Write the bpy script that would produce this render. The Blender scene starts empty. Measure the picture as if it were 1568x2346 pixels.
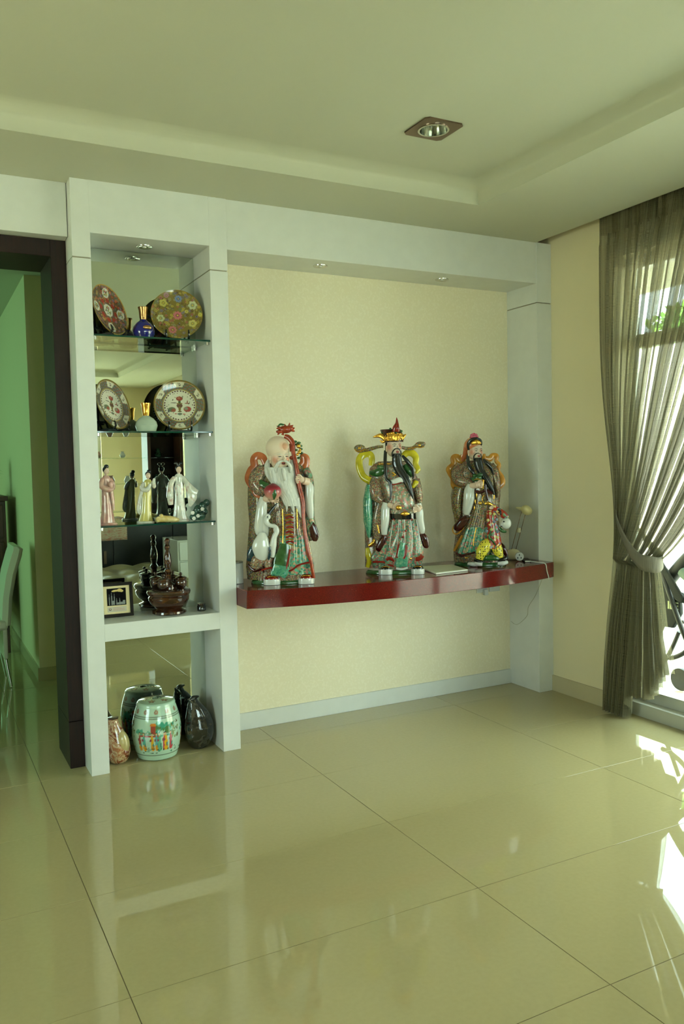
import bpy, bmesh, math, random
import numpy as np
from mathutils import Vector, Matrix
C = bpy.context.scene.collection
sc = bpy.context.scene
PI = math.pi

# ------------------------------------------------------------------ camera
YAW, PITCH, ROLL, HC = 0.48071, -0.05501, -0.02054, 1.46
def cam_axes():
    fw = Vector((math.sin(YAW)*math.cos(PITCH), math.cos(YAW)*math.cos(PITCH), math.sin(PITCH)))
    r0 = Vector((math.cos(YAW), -math.sin(YAW), 0)); u0 = r0.cross(fw)
    r = r0*math.cos(ROLL) + u0*math.sin(ROLL); u = -r0*math.sin(ROLL) + u0*math.cos(ROLL)
    return r, u, fw
_r, _u, _f = cam_axes()
cd = bpy.data.cameras.new('camera'); cam = bpy.data.objects.new('camera', cd); C.objects.link(cam)
cd.sensor_fit = 'HORIZONTAL'; cd.sensor_width = 36; cd.lens = 36*1877.84/1568
cd.clip_start = 0.05; cd.clip_end = 200
cam.matrix_world = Matrix(((_r.x, _u.x, -_f.x, 0), (_r.y, _u.y, -_f.y, 0), (_r.z, _u.z, -_f.z, HC), (0, 0, 0, 1)))
sc.camera = cam

# ------------------------------------------------------------------ sky, sun, exposure
w = bpy.data.worlds.new('sky'); sc.world = w; w.use_nodes = True
bg = w.node_tree.nodes['Background']; bg.inputs[0].default_value = (0.77, 1.0, 0.97, 1); bg.inputs[1].default_value = 8.5
def lamp(name, kind, loc, energy, color, **k):
    l = bpy.data.lights.new(name, kind); l.energy = energy; l.color = color
    o = bpy.data.objects.new(name, l); o.location = loc; C.objects.link(o)
    for a, b in k.items():
        if a == 'rot': o.rotation_euler = b
        elif a == 'portal': l.cycles.is_portal = b
        else: setattr(l, a, b)
    return o
# daylight enters by these openings: sliding door (right wall), far right window, rear window; the dining room gets an added lamp
lamp('door_daylight', 'AREA', (3.80, 2.03, 1.32), 1, (1, 1, 1), shape='RECTANGLE', size=2.5, size_y=2.85, rot=(0, PI/2, 0), portal=True)
lamp('side_window_daylight', 'AREA', (3.80, -3.0, 1.30), 1, (1, 1, 1), shape='RECTANGLE', size=2.5, size_y=1.7, rot=(0, PI/2, 0), portal=True)
lamp('left_window_daylight', 'AREA', (-3.42, 1.7, 1.5), 1, (1, 1, 1), shape='RECTANGLE', size=1.6, size_y=1.7, rot=(0, -PI/2, 0), portal=True)
lamp('rear_window_daylight', 'AREA', (1.1, -5.22, 1.55), 1, (1, 1, 1), shape='RECTANGLE', size=3.2, size_y=2.0, rot=(PI/2, 0, 0), portal=True)
lamp('dining_green_fill', 'AREA', (-2.9, 7.0, 1.5), 30, (0.38, 1.0, 0.56), shape='RECTANGLE', size=1.8, size_y=3.2, rot=(0, -PI/2, 0))  # green area lamp added inside the dining room, whose wall has no window
lamp('sun', 'SUN', (-4, -3, 9), 28, (1.0, 0.97, 0.86), angle=0.01, rot=(math.radians(20), math.radians(-38), 0))
sc.view_settings.view_transform = 'Standard'; sc.view_settings.look = 'None'
sc.view_settings.gamma = 1.0; sc.view_settings.use_curve_mapping = False
sc.view_settings.exposure = 0.72
sc.cycles.max_bounces = 10; sc.cycles.diffuse_bounces = 5; sc.cycles.glossy_bounces = 6
sc.cycles.transparent_max_bounces = 24; sc.cycles.transmission_bounces = 6
sc.cycles.caustics_reflective = False; sc.cycles.caustics_refractive = False
sc.cycles.sample_clamp_indirect = 6.0

# ------------------------------------------------------------------ materials
def lin(c):
    return tuple((x/12.92 if x <= 0.04045 else ((x+0.055)/1.055)**2.4) for x in c[:3])
def col(c): return (*lin(c), 1)
def new_mat(name):
    m = bpy.data.materials.new(name); m.use_nodes = True
    nt = m.node_tree; return m, nt, nt.nodes['Principled BSDF']
def plain(name, c, rough=0.5, metal=0.0, coat=0.0, spec=0.5, bump=0, bscale=200, trans=0):
    m, nt, b = new_mat(name)
    b.inputs['Base Color'].default_value = col(c); b.inputs['Roughness'].default_value = rough
    b.inputs['Metallic'].default_value = metal; b.inputs['Coat Weight'].default_value = coat
    b.inputs['Specular IOR Level'].default_value = spec
    if trans: b.inputs['Transmission Weight'].default_value = trans
    if bump:
        tc = nt.nodes.new('ShaderNodeTexCoord'); n = nt.nodes.new('ShaderNodeTexNoise'); n.inputs['Scale'].default_value = bscale
        bp = nt.nodes.new('ShaderNodeBump'); bp.inputs['Strength'].default_value = bump; bp.inputs['Distance'].default_value = 0.002
        nt.links.new(tc.outputs['Object'], n.inputs['Vector'])
        nt.links.new(n.outputs['Fac'], bp.inputs['Height']); nt.links.new(bp.outputs[0], b.inputs['Normal'])
    return m
def ramp(nt, stops, interp='LINEAR'):
    r = nt.nodes.new('ShaderNodeValToRGB'); e = r.color_ramp.elements; r.color_ramp.interpolation = interp
    while len(e) > 1: e.remove(e[0])
    e[0].position = stops[0][0]; e[0].color = col(stops[0][1])
    for p, c in stops[1:]:
        x = e.new(p); x.color = col(c)
    return r
def noisy(name, stops, scale, rough=0.5, detail=4, stretch=(1, 1, 1), bump=0, distort=0, coat=0, metal=0, spec=0.5):
    m, nt, b = new_mat(name)
    tc = nt.nodes.new('ShaderNodeTexCoord'); mp = nt.nodes.new('ShaderNodeMapping'); mp.inputs['Scale'].default_value = stretch
    n = nt.nodes.new('ShaderNodeTexNoise'); n.inputs['Scale'].default_value = scale; n.inputs['Detail'].default_value = detail
    n.inputs['Distortion'].default_value = distort
    r = ramp(nt, stops)
    nt.links.new(tc.outputs['Object'], mp.inputs[0]); nt.links.new(mp.outputs[0], n.inputs['Vector'])
    nt.links.new(n.outputs['Fac'], r.inputs[0]); nt.links.new(r.outputs[0], b.inputs['Base Color'])
    b.inputs['Roughness'].default_value = rough; b.inputs['Coat Weight'].default_value = coat; b.inputs['Metallic'].default_value = metal
    b.inputs['Specular IOR Level'].default_value = spec
    if bump:
        bp = nt.nodes.new('ShaderNodeBump'); bp.inputs['Strength'].default_value = bump; bp.inputs['Distance'].default_value = 0.002
        nt.links.new(n.outputs['Fac'], bp.inputs['Height']); nt.links.new(bp.outputs[0], b.inputs['Normal'])
    return m
def brocade(name, pal, scale, gold=0.10, base=None, rough=0.19):
    """enamelled all-over pattern: small cells picked from a palette, thin gilt outlines"""
    m, nt, b = new_mat(name)
    tc = nt.nodes.new('ShaderNodeTexCoord')
    v = nt.nodes.new('ShaderNodeTexVoronoi'); v.inputs['Scale'].default_value = scale
    ve = nt.nodes.new('ShaderNodeTexVoronoi'); ve.feature = 'DISTANCE_TO_EDGE'; ve.inputs['Scale'].default_value = scale
    big = nt.nodes.new('ShaderNodeTexVoronoi'); big.inputs['Scale'].default_value = scale*0.28
    for x in (v, ve, big): nt.links.new(tc.outputs['Object'], x.inputs['Vector'])
    sp = nt.nodes.new('ShaderNodeSeparateColor'); nt.links.new(v.outputs['Color'], sp.inputs[0])
    n = len(pal); r = ramp(nt, [(i/n, c) for i, c in enumerate(pal)], 'CONSTANT'); nt.links.new(sp.outputs[0], r.inputs[0])
    # bigger blossoms
    lt = nt.nodes.new('ShaderNodeMath'); lt.operation = 'LESS_THAN'; lt.inputs[1].default_value = 0.22
    nt.links.new(big.outputs['Distance'], lt.inputs[0])
    sp2 = nt.nodes.new('ShaderNodeSeparateColor'); nt.links.new(big.outputs['Color'], sp2.inputs[0])
    r2 = ramp(nt, [(i/n, c) for i, c in enumerate(pal[::-1])], 'CONSTANT'); nt.links.new(sp2.outputs[1], r2.inputs[0])
    mx = nt.nodes.new('ShaderNodeMix'); mx.data_type = 'RGBA'
    nt.links.new(lt.outputs[0], mx.inputs[0]); nt.links.new(r.outputs[0], mx.inputs[6]); nt.links.new(r2.outputs[0], mx.inputs[7])
    g = nt.nodes.new('ShaderNodeMath'); g.operation = 'LESS_THAN'; g.inputs[1].default_value = gold*0.22
    nt.links.new(ve.outputs['Distance'], g.inputs[0])
    mx2 = nt.nodes.new('ShaderNodeMix'); mx2.data_type = 'RGBA'; mx2.inputs[7].default_value = col((0.66, 0.54, 0.28))
    nt.links.new(g.outputs[0], mx2.inputs[0]); nt.links.new(mx.outputs[2], mx2.inputs[6])
    nt.links.new(mx2.outputs[2], b.inputs['Base Color'])
    mm = nt.nodes.new('ShaderNodeMath'); mm.operation = 'MULTIPLY'; mm.inputs[1].default_value = 0.35
    nt.links.new(g.outputs[0], mm.inputs[0]); nt.links.new(mm.outputs[0], b.inputs['Metallic'])
    b.inputs['Roughness'].default_value = rough; b.inputs['Coat Weight'].default_value = 0.12
    return m
def painted(name='painted_porcelain', rough=0.12, coat=0.5, metal=0):
    m, nt, b = new_mat(name)
    a = nt.nodes.new('ShaderNodeAttribute'); a.attribute_name = 'Col'
    nt.links.new(a.outputs['Color'], b.inputs['Base Color']); b.inputs['Roughness'].default_value = rough
    b.inputs['Coat Weight'].default_value = coat; b.inputs['Metallic'].default_value = metal
    return m
def glassy(name, tint, refl=0.08, rough=0.0):
    """thin clear glass: transparent with a fresnel reflection"""
    m = bpy.data.materials.new(name); m.use_nodes = True; nt = m.node_tree; nt.nodes.clear()
    o = nt.nodes.new('ShaderNodeOutputMaterial'); t = nt.nodes.new('ShaderNodeBsdfTransparent'); t.inputs[0].default_value = (*tint, 1)
    g = nt.nodes.new('ShaderNodeBsdfGlossy'); g.inputs['Roughness'].default_value = rough
    lw = nt.nodes.new('ShaderNodeLayerWeight'); lw.inputs[0].default_value = 0.5
    pw = nt.nodes.new('ShaderNodeMath'); pw.operation = 'POWER'; pw.inputs[1].default_value = 5; nt.links.new(lw.outputs['Facing'], pw.inputs[0])
    fr = nt.nodes.new('ShaderNodeMath'); fr.operation = 'MULTIPLY_ADD'; fr.inputs[1].default_value = 0.95; fr.inputs[2].default_value = 0.045; nt.links.new(pw.outputs[0], fr.inputs[0])
    mx = nt.nodes.new('ShaderNodeMixShader')
    nt.links.new(fr.outputs[0], mx.inputs[0]); nt.links.new(t.outputs[0], mx.inputs[1]); nt.links.new(g.outputs[0], mx.inputs[2])
    nt.links.new(mx.outputs[0], o.inputs[0]); return m
def wallpaper(name):
    m, nt, b = new_mat(name)
    tc = nt.nodes.new('ShaderNodeTexCoord')
    n1 = nt.nodes.new('ShaderNodeTexNoise'); n1.inputs['Scale'].default_value = 110; n1.inputs['Detail'].default_value = 2; n1.inputs['Distortion'].default_value = 1.5
    v = nt.nodes.new('ShaderNodeTexVoronoi'); v.inputs['Scale'].default_value = 90; v.feature = 'SMOOTH_F1'
    nt.links.new(tc.outputs['Object'], n1.inputs['Vector']); nt.links.new(tc.outputs['Object'], v.inputs['Vector'])
    ad = nt.nodes.new('ShaderNodeMath'); nt.links.new(n1.outputs['Fac'], ad.inputs[0]); nt.links.new(v.outputs['Distance'], ad.inputs[1])
    r = ramp(nt, [(0.6, (0.88, 0.845, 0.735)), (0.85, (0.905, 0.875, 0.78)), (1.0, (0.89, 0.86, 0.755))])
    mp = nt.nodes.new('ShaderNodeMapRange'); mp.inputs[1].default_value = 0.5; mp.inputs[2].default_value = 1.3
    nt.links.new(ad.outputs[0], mp.inputs[0]); nt.links.new(mp.outputs[0], r.inputs[0]); nt.links.new(r.outputs[0], b.inputs['Base Color'])
    b.inputs['Roughness'].default_value = 0.45
    bp = nt.nodes.new('ShaderNodeBump'); bp.inputs['Strength'].default_value = 0.15; bp.inputs['Distance'].default_value = 0.001
    nt.links.new(ad.outputs[0], bp.inputs['Height']); nt.links.new(bp.outputs[0], b.inputs['Normal'])
    return m
def sheer(name):
    """woven translucent curtain cloth: open weave with slubs"""
    m = bpy.data.materials.new(name); m.use_nodes = True; nt = m.node_tree; nt.nodes.clear()
    N = nt.nodes.new; L = nt.links.new
    o = N('ShaderNodeOutputMaterial'); uv = N('ShaderNodeUVMap'); uv.uv_map = 'UVMap'
    sx = N('ShaderNodeSeparateXYZ'); L(uv.outputs[0], sx.inputs[0])
    def lines(axis, scale, seed):
        c = N('ShaderNodeCombineXYZ'); L(sx.outputs[axis], c.inputs[0]); c.inputs[1].default_value = seed
        mu = N('ShaderNodeVectorMath'); mu.operation = 'SCALE'; mu.inputs['Scale'].default_value = scale; L(c.outputs[0], mu.inputs[0])
        n = N('ShaderNodeTexNoise'); n.inputs['Scale'].default_value = 1; n.inputs['Detail'].default_value = 3; L(mu.outputs[0], n.inputs['Vector']); return n
    a = lines(0, 230, 3.1); b2 = lines(1, 120, 7.7); c3 = lines(0, 22, 1.7)
    ad = N('ShaderNodeMath'); L(a.outputs['Fac'], ad.inputs[0]); dv = N('ShaderNodeMath'); dv.operation = 'MULTIPLY_ADD'; dv.inputs[1].default_value = 0.45; dv.inputs[2].default_value = 0.12; L(b2.outputs['Fac'], dv.inputs[0]); L(dv.outputs[0], ad.inputs[1])
    ad2 = N('ShaderNodeMath'); L(ad.outputs[0], ad2.inputs[0]); L(c3.outputs['Fac'], ad2.inputs[1])
    mr = N('ShaderNodeMapRange'); mr.inputs[1].default_value = 1.05; mr.inputs[2].default_value = 1.65; mr.inputs[3].default_value = 0.54; mr.inputs[4].default_value = 0.88
    L(ad2.outputs[0], mr.inputs[0])
    r = ramp(nt, [(0.3, (0.44, 0.42, 0.33)), (0.7, (0.58, 0.56, 0.45))]); L(a.outputs['Fac'], r.inputs[0])
    d = N('ShaderNodeBsdfDiffuse'); t = N('ShaderNodeBsdfTranslucent'); L(r.outputs[0], d.inputs[0]); L(r.outputs[0], t.inputs[0])
    m1 = N('ShaderNodeMixShader'); m1.inputs[0].default_value = 0.45; L(d.outputs[0], m1.inputs[1]); L(t.outputs[0], m1.inputs[2])
    tr = N('ShaderNodeBsdfTransparent'); mx = N('ShaderNodeMixShader'); L(mr.outputs[0], mx.inputs[0]); L(tr.outputs[0], mx.inputs[1]); L(m1.outputs[0], mx.inputs[2])
    L(mx.outputs[0], o.inputs[0]); return m

M = {}
M['ceiling'] = plain('ceiling_paint', (0.72, 0.725, 0.655), 0.9)
M['white'] = noisy('white_laminate', [(0.3, (0.80, 0.81, 0.80)), (0.7, (0.82, 0.83, 0.82))], 12, rough=0.38)
M['seam'] = plain('seam', (0.55, 0.53, 0.45), 0.6)
M['cream'] = plain('cream_paint', (0.85, 0.81, 0.68), 0.75, bump=0.05, bscale=300)
M['paper'] = wallpaper('wallpaper')
M['skirt'] = plain('beige_skirting', (0.72, 0.68, 0.56), 0.2)
M['grout'] = plain('grout', (0.42, 0.36, 0.26), 0.8)
M['tile'] = noisy('polished_tile', [(0.3, (0.64, 0.595, 0.44)), (0.7, (0.655, 0.61, 0.455))], 60, rough=0.02, detail=6, spec=0.62)
M['wenge'] = noisy('dark_wood', [(0.3, (0.10, 0.05, 0.035)), (0.7, (0.145, 0.075, 0.055))], 8, rough=0.5, stretch=(14, 14, 1), spec=0.25)
M['mirror'] = plain('mirror', (0.80, 0.84, 0.79), 0.0, metal=1.0)
M['glass'] = glassy('clear_glass', (0.86, 0.95, 0.89))
M['glass_edge'] = plain('glass_edge', (0.03, 0.22, 0.17), 0.08, coat=0.5)
M['pane'] = glassy('window_glass', (0.96, 0.98, 0.96))
M['chrome'] = plain('chrome', (0.80, 0.80, 0.78), 0.18, metal=1)
M['steel'] = plain('brushed_steel', (0.48, 0.40, 0.33), 0.35, metal=0.9)
M['alu'] = plain('aluminium', (0.74, 0.75, 0.73), 0.4, metal=0.3)
M['black'] = plain('black_plastic', (0.05, 0.055, 0.055), 0.4)
M['redstone'] = None
M['sheer'] = sheer('sheer_curtain')
M['paint'] = painted()
M['porc_white'] = plain('white_porcelain', (0.80, 0.81, 0.79), 0.1, coat=0.5)
M['skin'] = plain('porcelain_skin', (0.83, 0.73, 0.65), 0.22, coat=0.3)
M['gold'] = plain('gilt', (0.86, 0.66, 0.28), 0.18, metal=0.95, bump=0.6, bscale=120)
M['hair'] = plain('black_glaze', (0.05, 0.075, 0.08), 0.18, coat=0.4)
M['beardw'] = noisy('white_beard', [(0.3, (0.72, 0.73, 0.70)), (0.7, (0.84, 0.84, 0.82))], 40, rough=0.35, stretch=(6, 6, 1))
M['orange'] = noisy('orange_glaze', [(0.3, (0.68, 0.34, 0.18)), (0.7, (0.80, 0.46, 0.28))], 25, rough=0.2, coat=0.4)
M['yellow'] = noisy('yellow_glaze', [(0.3, (0.72, 0.66, 0.08)), (0.7, (0.86, 0.80, 0.18))], 25, rough=0.15, coat=0.4)
M['amber'] = noisy('amber_glaze', [(0.3, (0.66, 0.42, 0.10)), (0.7, (0.80, 0.58, 0.22))], 25, rough=0.2, coat=0.4)
M['staff'] = noisy('red_brown_glaze', [(0.3, (0.50, 0.16, 0.07)), (0.7, (0.66, 0.26, 0.13))], 60, rough=0.25, coat=0.3, bump=0.4)
M['green'] = noisy('green_glaze', [(0.3, (0.08, 0.25, 0.09)), (0.7, (0.20, 0.40, 0.20))], 30, rough=0.15, coat=0.4)
M['teal'] = noisy('teal_glaze', [(0.3, (0.12, 0.42, 0.34)), (0.55, (0.30, 0.58, 0.46)), (0.7, (0.55, 0.68, 0.55))], 70, rough=0.12, coat=0.5, distort=1)
M['maroon'] = plain('maroon_glaze', (0.22, 0.02, 0.02), 0.15, coat=0.4)
M['red'] = plain('red_glaze', (0.50, 0.10, 0.06), 0.15, coat=0.5)
M['black_porc'] = plain('black_porcelain', (0.07, 0.07, 0.06), 0.1, coat=0.6)
M['pink'] = plain('pink_glaze', (0.74, 0.30, 0.42), 0.2, coat=0.4)
P_A = [(0.50, 0.42, 0.24), (0.62, 0.55, 0.30), (0.70, 0.40, 0.36), (0.30, 0.45, 0.36), (0.56, 0.50, 0.42), (0.42, 0.30, 0.22), (0.75, 0.70, 0.50), (0.36, 0.40, 0.48), (0.60, 0.58, 0.36)]
P_B = [(0.24, 0.52, 0.44), (0.36, 0.62, 0.50), (0.72, 0.45, 0.42), (0.70, 0.64, 0.50), (0.30, 0.42, 0.36), (0.48, 0.62, 0.54), (0.62, 0.36, 0.36), (0.40, 0.55, 0.50)]
P_C = [(0.56, 0.50, 0.44), (0.40, 0.40, 0.34), (0.66, 0.36, 0.34), (0.74, 0.68, 0.56), (0.42, 0.50, 0.46), (0.36, 0.30, 0.28), (0.66, 0.56, 0.38), (0.50, 0.30, 0.28)]
P_D = [(0.66, 0.60, 0.54), (0.44, 0.58, 0.50), (0.74, 0.48, 0.46), (0.80, 0.77, 0.70), (0.52, 0.60, 0.56), (0.62, 0.56, 0.44)]
dk = lambda P, k: [tuple(x*k for x in c) for c in P]
M['robeA'] = brocade('brocade_brown', dk(P_A, 0.84), 190)
M['robeB'] = brocade('brocade_teal', dk(P_B, 0.90), 125)
M['robeC'] = brocade('brocade_grey', dk(P_C, 0.86), 200)
M['robeW'] = brocade('brocade_waves', [(0.14, 0.50, 0.42), (0.30, 0.62, 0.52), (0.16, 0.44, 0.36), (0.66, 0.44, 0.40), (0.42, 0.66, 0.58), (0.20, 0.54, 0.46), (0.62, 0.60, 0.46)], 85)
M['robeD'] = brocade('brocade_pale', dk(P_D, 0.95), 120)
M['robeR'] = brocade('brocade_red', [(0.62, 0.15, 0.10)]*5 + [(0.85, 0.78, 0.5), (0.3, 0.5, 0.35), (0.62, 0.15, 0.10), (0.45, 0.5, 0.6)], 75, gold=0.05)
M['dotsY'] = None

# ------------------------------------------------------------------ mesh helpers
SPLIT = {'gilt_trim', 'red_binding', 'red_buttons', 'green_jewels', 'coat_flower', 'shoe_sole', 'shoe_upper', 'trouser_leg', 'red_cord', 'eyes', 'brow', 'eye_white', 'pin_hole', 'pale_piping'}
class Geo:
    def __init__(s): s.v = []; s.f = []; s.cut = []
    def add(s, vs, fs):
        o = len(s.v); s.cut.append((o, len(s.f))); s.v += [tuple(x) for x in vs]; s.f += [tuple(i+o for i in f) for f in fs]; return s
    def box(s, x0, x1, y0, y1, z0, z1):
        return s.add([(x0,y0,z0),(x1,y0,z0),(x1,y1,z0),(x0,y1,z0),(x0,y0,z1),(x1,y0,z1),(x1,y1,z1),(x0,y1,z1)],
                     [(0,3,2,1),(4,5,6,7),(0,1,5,4),(1,2,6,5),(2,3,7,6),(3,0,4,7)])
    def prism(s, poly, z0, z1):
        n = len(poly)
        return s.add([(x, y, z0) for x, y in poly]+[(x, y, z1) for x, y in poly],
                     [tuple(range(n))[::-1], tuple(range(n, 2*n))]+[(i, (i+1) % n, (i+1) % n+n, i+n) for i in range(n)])
    def lathe(s, prof, n=32, c=(0,0,0), close=True):
        vs = []; fs = []; m = len(prof)
        for r, z in prof:
            for k in range(n):
                a = 2*PI*k/n; vs.append((c[0]+r*math.cos(a), c[1]+r*math.sin(a), c[2]+z))
        for i in range(m-1):
            for k in range(n):
                fs.append((i*n+k, i*n+(k+1) % n, (i+1)*n+(k+1) % n, (i+1)*n+k))
        if close: fs += [tuple(range(n))[::-1], tuple(range((m-1)*n, m*n))]
        return s.add(vs, fs)
    def ell(s, c, r, n=20, m=12, R=None):
        vs = []; fs = []
        for i in range(m+1):
            t = PI*i/m
            for k in range(n):
                a = 2*PI*k/n
                p = Vector((r[0]*math.sin(t)*math.cos(a), r[1]*math.sin(t)*math.sin(a), -r[2]*math.cos(t)))
                if R is not None: p = R @ p
                vs.append(p+Vector(c))
        for i in range(m):
            for k in range(n): fs.append((i*n+k, i*n+(k+1) % n, (i+1)*n+(k+1) % n, (i+1)*n+k))
        return s.add(vs, fs)
    def rings(s, rr, caps=True):
        n = len(rr[0]); vs = [p for r in rr for p in r]; fs = []
        for i in range(len(rr)-1):
            for k in range(n): fs.append((i*n+k, i*n+(k+1) % n, (i+1)*n+(k+1) % n, (i+1)*n+k))
        if caps: fs += [tuple(range(n))[::-1], tuple(range((len(rr)-1)*n, len(rr)*n))]
        return s.add(vs, fs)
    def tube(s, path, rad, n=10, sub=5, up=(0, 1, 0), caps=True):
        """path through points; rad per point: r or (in-plane r, depth r) seen against 'up'"""
        P, R = smooth(path, rad, sub); up = Vector(up); rr = []
        for i in range(len(P)):
            a = P[max(i-1, 0)]; b = P[min(i+1, len(P)-1)]; t = (b-a)
            t = t.normalized() if t.length > 1e-9 else Vector((0, 0, 1))
            n1 = t.cross(up)
            if n1.length < 1e-4: n1 = t.cross(Vector((1, 0, 0.01)))
            n1.normalize(); n2 = n1.cross(t).normalized()
            rr.append([P[i]+n1*(R[i][0]*math.cos(2*PI*k/n))+n2*(R[i][1]*math.sin(2*PI*k/n)) for k in range(n)])
        return s.rings(rr, caps)
    def obj(s, name, mat, parent=None, ang=40, bevel=0):
        if name in SPLIT and len(s.cut) > 1:
            first = None
            for i, (vo, fo) in enumerate(s.cut):
                ve, fe = s.cut[i+1] if i+1 < len(s.cut) else (len(s.v), len(s.f))
                q = Geo().add(s.v[vo:ve], [tuple(k-vo for k in f) for f in s.f[fo:fe]]).obj(name, mat, parent, ang, bevel)
                first = first or q
            return first
        me = bpy.data.meshes.new(name); me.from_pydata(s.v, [], s.f)
        bm = bmesh.new(); bm.from_mesh(me); bmesh.ops.recalc_face_normals(bm, faces=bm.faces); bm.to_mesh(me); bm.free()
        me.update()
        o = bpy.data.objects.new(name, me); C.objects.link(o)
        if mat is not None: me.materials.append(M[mat] if isinstance(mat, str) else mat)
        me.polygons.foreach_set('use_smooth', [True]*len(me.polygons)); me.set_sharp_from_angle(angle=math.radians(ang))
        if bevel:
            b = o.modifiers.new('bevel', 'BEVEL'); b.width = bevel; b.segments = 2; b.limit_method = 'ANGLE'
        if parent is not None: o.parent = parent
        return o
def smooth(path, rad, sub):
    P = [Vector(p) for p in path]; R = [(r, r) if not isinstance(r, (tuple, list)) else tuple(r) for r in (rad if isinstance(rad, list) else [rad]*len(P))]
    if len(P) < 3 or sub <= 1: return P, R
    oP = []; oR = []
    for i in range(len(P)-1):
        p0 = P[max(i-1, 0)]; p1 = P[i]; p2 = P[i+1]; p3 = P[min(i+2, len(P)-1)]
        for j in range(sub):
            t = j/sub
            q = 0.5*((2*p1)+(p2-p0)*t+(2*p0-5*p1+4*p2-p3)*t*t+(3*p1-p0-3*p2+p3)*t**3)
            oP.append(q); oR.append(tuple(R[i][k]*(1-t)+R[i+1][k]*t for k in (0, 1)))
    oP.append(P[-1]); oR.append(R[-1]); return oP, oR
def tag(o, label=None, cat=None, group=None, kind=None):
    if label: o['label'] = label
    if cat: o['category'] = cat
    if group: o['group'] = group
    if kind: o['kind'] = kind
    return o
def thing(name, label, cat, loc=(0,0,0), rz=0, group=None, kind=None):
    o = bpy.data.objects.new(name, None); o.empty_display_size = 0.05; C.objects.link(o)
    o.location = loc; o.rotation_euler = (0, 0, rz); return tag(o, label, cat, group, kind)
def dup(root, loc=None, label=None, group=None, rz=None):
    r = root.copy(); C.objects.link(r)
    if loc is not None: r.location = loc
    if rz is not None: r.rotation_euler = (0, 0, rz)
    if label: r['label'] = label
    if group: r['group'] = group
    for ch in list(root.children):
        c = ch.copy(); C.objects.link(c); c.parent = r
        for g in ch.children:
            d = g.copy(); C.objects.link(d); d.parent = c
    return r
def struct(name, g, mat, parent=None, **k):
    o = g.obj(name, mat, parent, **k)
    if parent is None: o['kind'] = 'structure'
    return o
def paint(o, fn):
    """colour attribute computed per vertex from local coordinates (flat decoration only)"""
    me = o.data; n = len(me.vertices); co = np.empty(n*3); me.vertices.foreach_get('co', co); co = co.reshape(-1, 3)
    c = np.clip(fn(co), 0, 1); c = np.where(c <= 0.04045, c/12.92, ((c+0.055)/1.055)**2.4)
    a = me.color_attributes.new('Col', 'FLOAT_COLOR', 'POINT'); a.data.foreach_set('color', np.hstack([c, np.ones((n, 1))]).ravel())
def put(c, mask, rgb): c[mask] = rgb

# ------------------------------------------------------------------ room shell
YF, YB, XA, XB, XC, XD, XE, XR = 3.99, 4.28, 0.697, 0.782, 1.362, 1.456, 3.474, 3.59
ZC, ZT, ZH, ZO = 2.82, 2.92, 2.57, 2.578
R0, RB = -3.2, -5.0                      # left wall, rear wall of the living room
# floor: grout bed with separate polished tiles
fl = struct('floor', Geo().box(R0-0.1, 4.0, RB-0.1, 9.4, -0.08, -0.0015), 'grout')
TX, TY, GX, GY = 1.193, 0.6063, 1.6655, 3.448
tg = Geo(); g = 0.0012; h = 0.0006
x0, x1, y0, y1 = g, TX-g, g, TY-g
tg.add([(x0,y0,-.01),(x1,y0,-.01),(x1,y1,-.01),(x0,y1,-.01),(x0,y0,-h),(x1,y0,-h),(x1,y1,-h),(x0,y1,-h),(x0+h,y0+h,0),(x1-h,y0+h,0),(x1-h,y1-h,0),(x0+h,y1-h,0)],
       [(0,3,2,1),(0,1,5,4),(1,2,6,5),(2,3,7,6),(3,0,4,7),(4,5,9,8),(5,6,10,9),(6,7,11,10),(7,4,8,11),(8,9,10,11)])
t0 = tg.obj('tile', 'tile', fl, ang=20); first = True
rnd = random.Random(4)
for i in range(-4, 2):
    for j in range(-14, 10):
        X = GX+i*TX; Y = GY+j*TY
        if X+TX < R0 or Y+TY < RB or X > 3.7: continue
        o = t0 if first else t0.copy()
        if not first: C.objects.link(o)
        first = False; o.location = (X, Y, rnd.uniform(-0.0003, 0.0)); o.rotation_euler = (rnd.uniform(-1, 1)*.0004, rnd.uniform(-1, 1)*.0004, 0)
# back wall pieces
struct('wall_back', Geo().box(XD-0.08, XR+0.2, YB, YB+0.17, 0, ZC+0.3), 'paper')
struct('wall_cabinet', Geo().box(0.700, XD-0.08, YB+0.0, YB+0.17, 0, ZC+0.3), 'cream')
struct('wall_doorway', Geo().box(-0.44, 0.697, 4.15, 4.45, 2.572, ZC+0.3).box(R0, -0.44, 4.08, 4.45, 0, ZC+0.3), 'cream')
# right wall with the sliding door opening and one more window beyond
gw = Geo()
def wallX(ya, yb, za, zb): gw.box(XR, XR+0.16, ya, yb, za, zb)
wallX(3.455, YB, 0, 3.2); wallX(0.6, 3.455, 2.61, 3.2); wallX(-2.15, 0.6, 0, 3.2); wallX(-3.85, -2.15, 2.61, 3.2); wallX(RB, -3.85, 0, 3.2)
struct('wall_right', gw, 'cream')
struct('wall_left', Geo().box(R0-0.12, R0, RB, 0.85, 0, 3.2).box(R0-0.12, R0, 2.55, 4.08, 0, 3.2).box(R0-0.12, R0, 0.85, 2.55, 0, 0.7).box(R0-0.12, R0, 0.85, 2.55, 2.3, 3.2), 'cream')
gw = Geo().box(R0, -0.5, RB-0.15, RB, 0, 3.2).box(2.7, XR+0.16, RB-0.15, RB, 0, 3.2).box(-0.5, 2.7, RB-0.15, RB, 2.4, 3.2).box(-0.5, 2.7, RB-0.15, RB, 0, 0.75)
struct('wall_rear', gw, 'cream')
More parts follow.
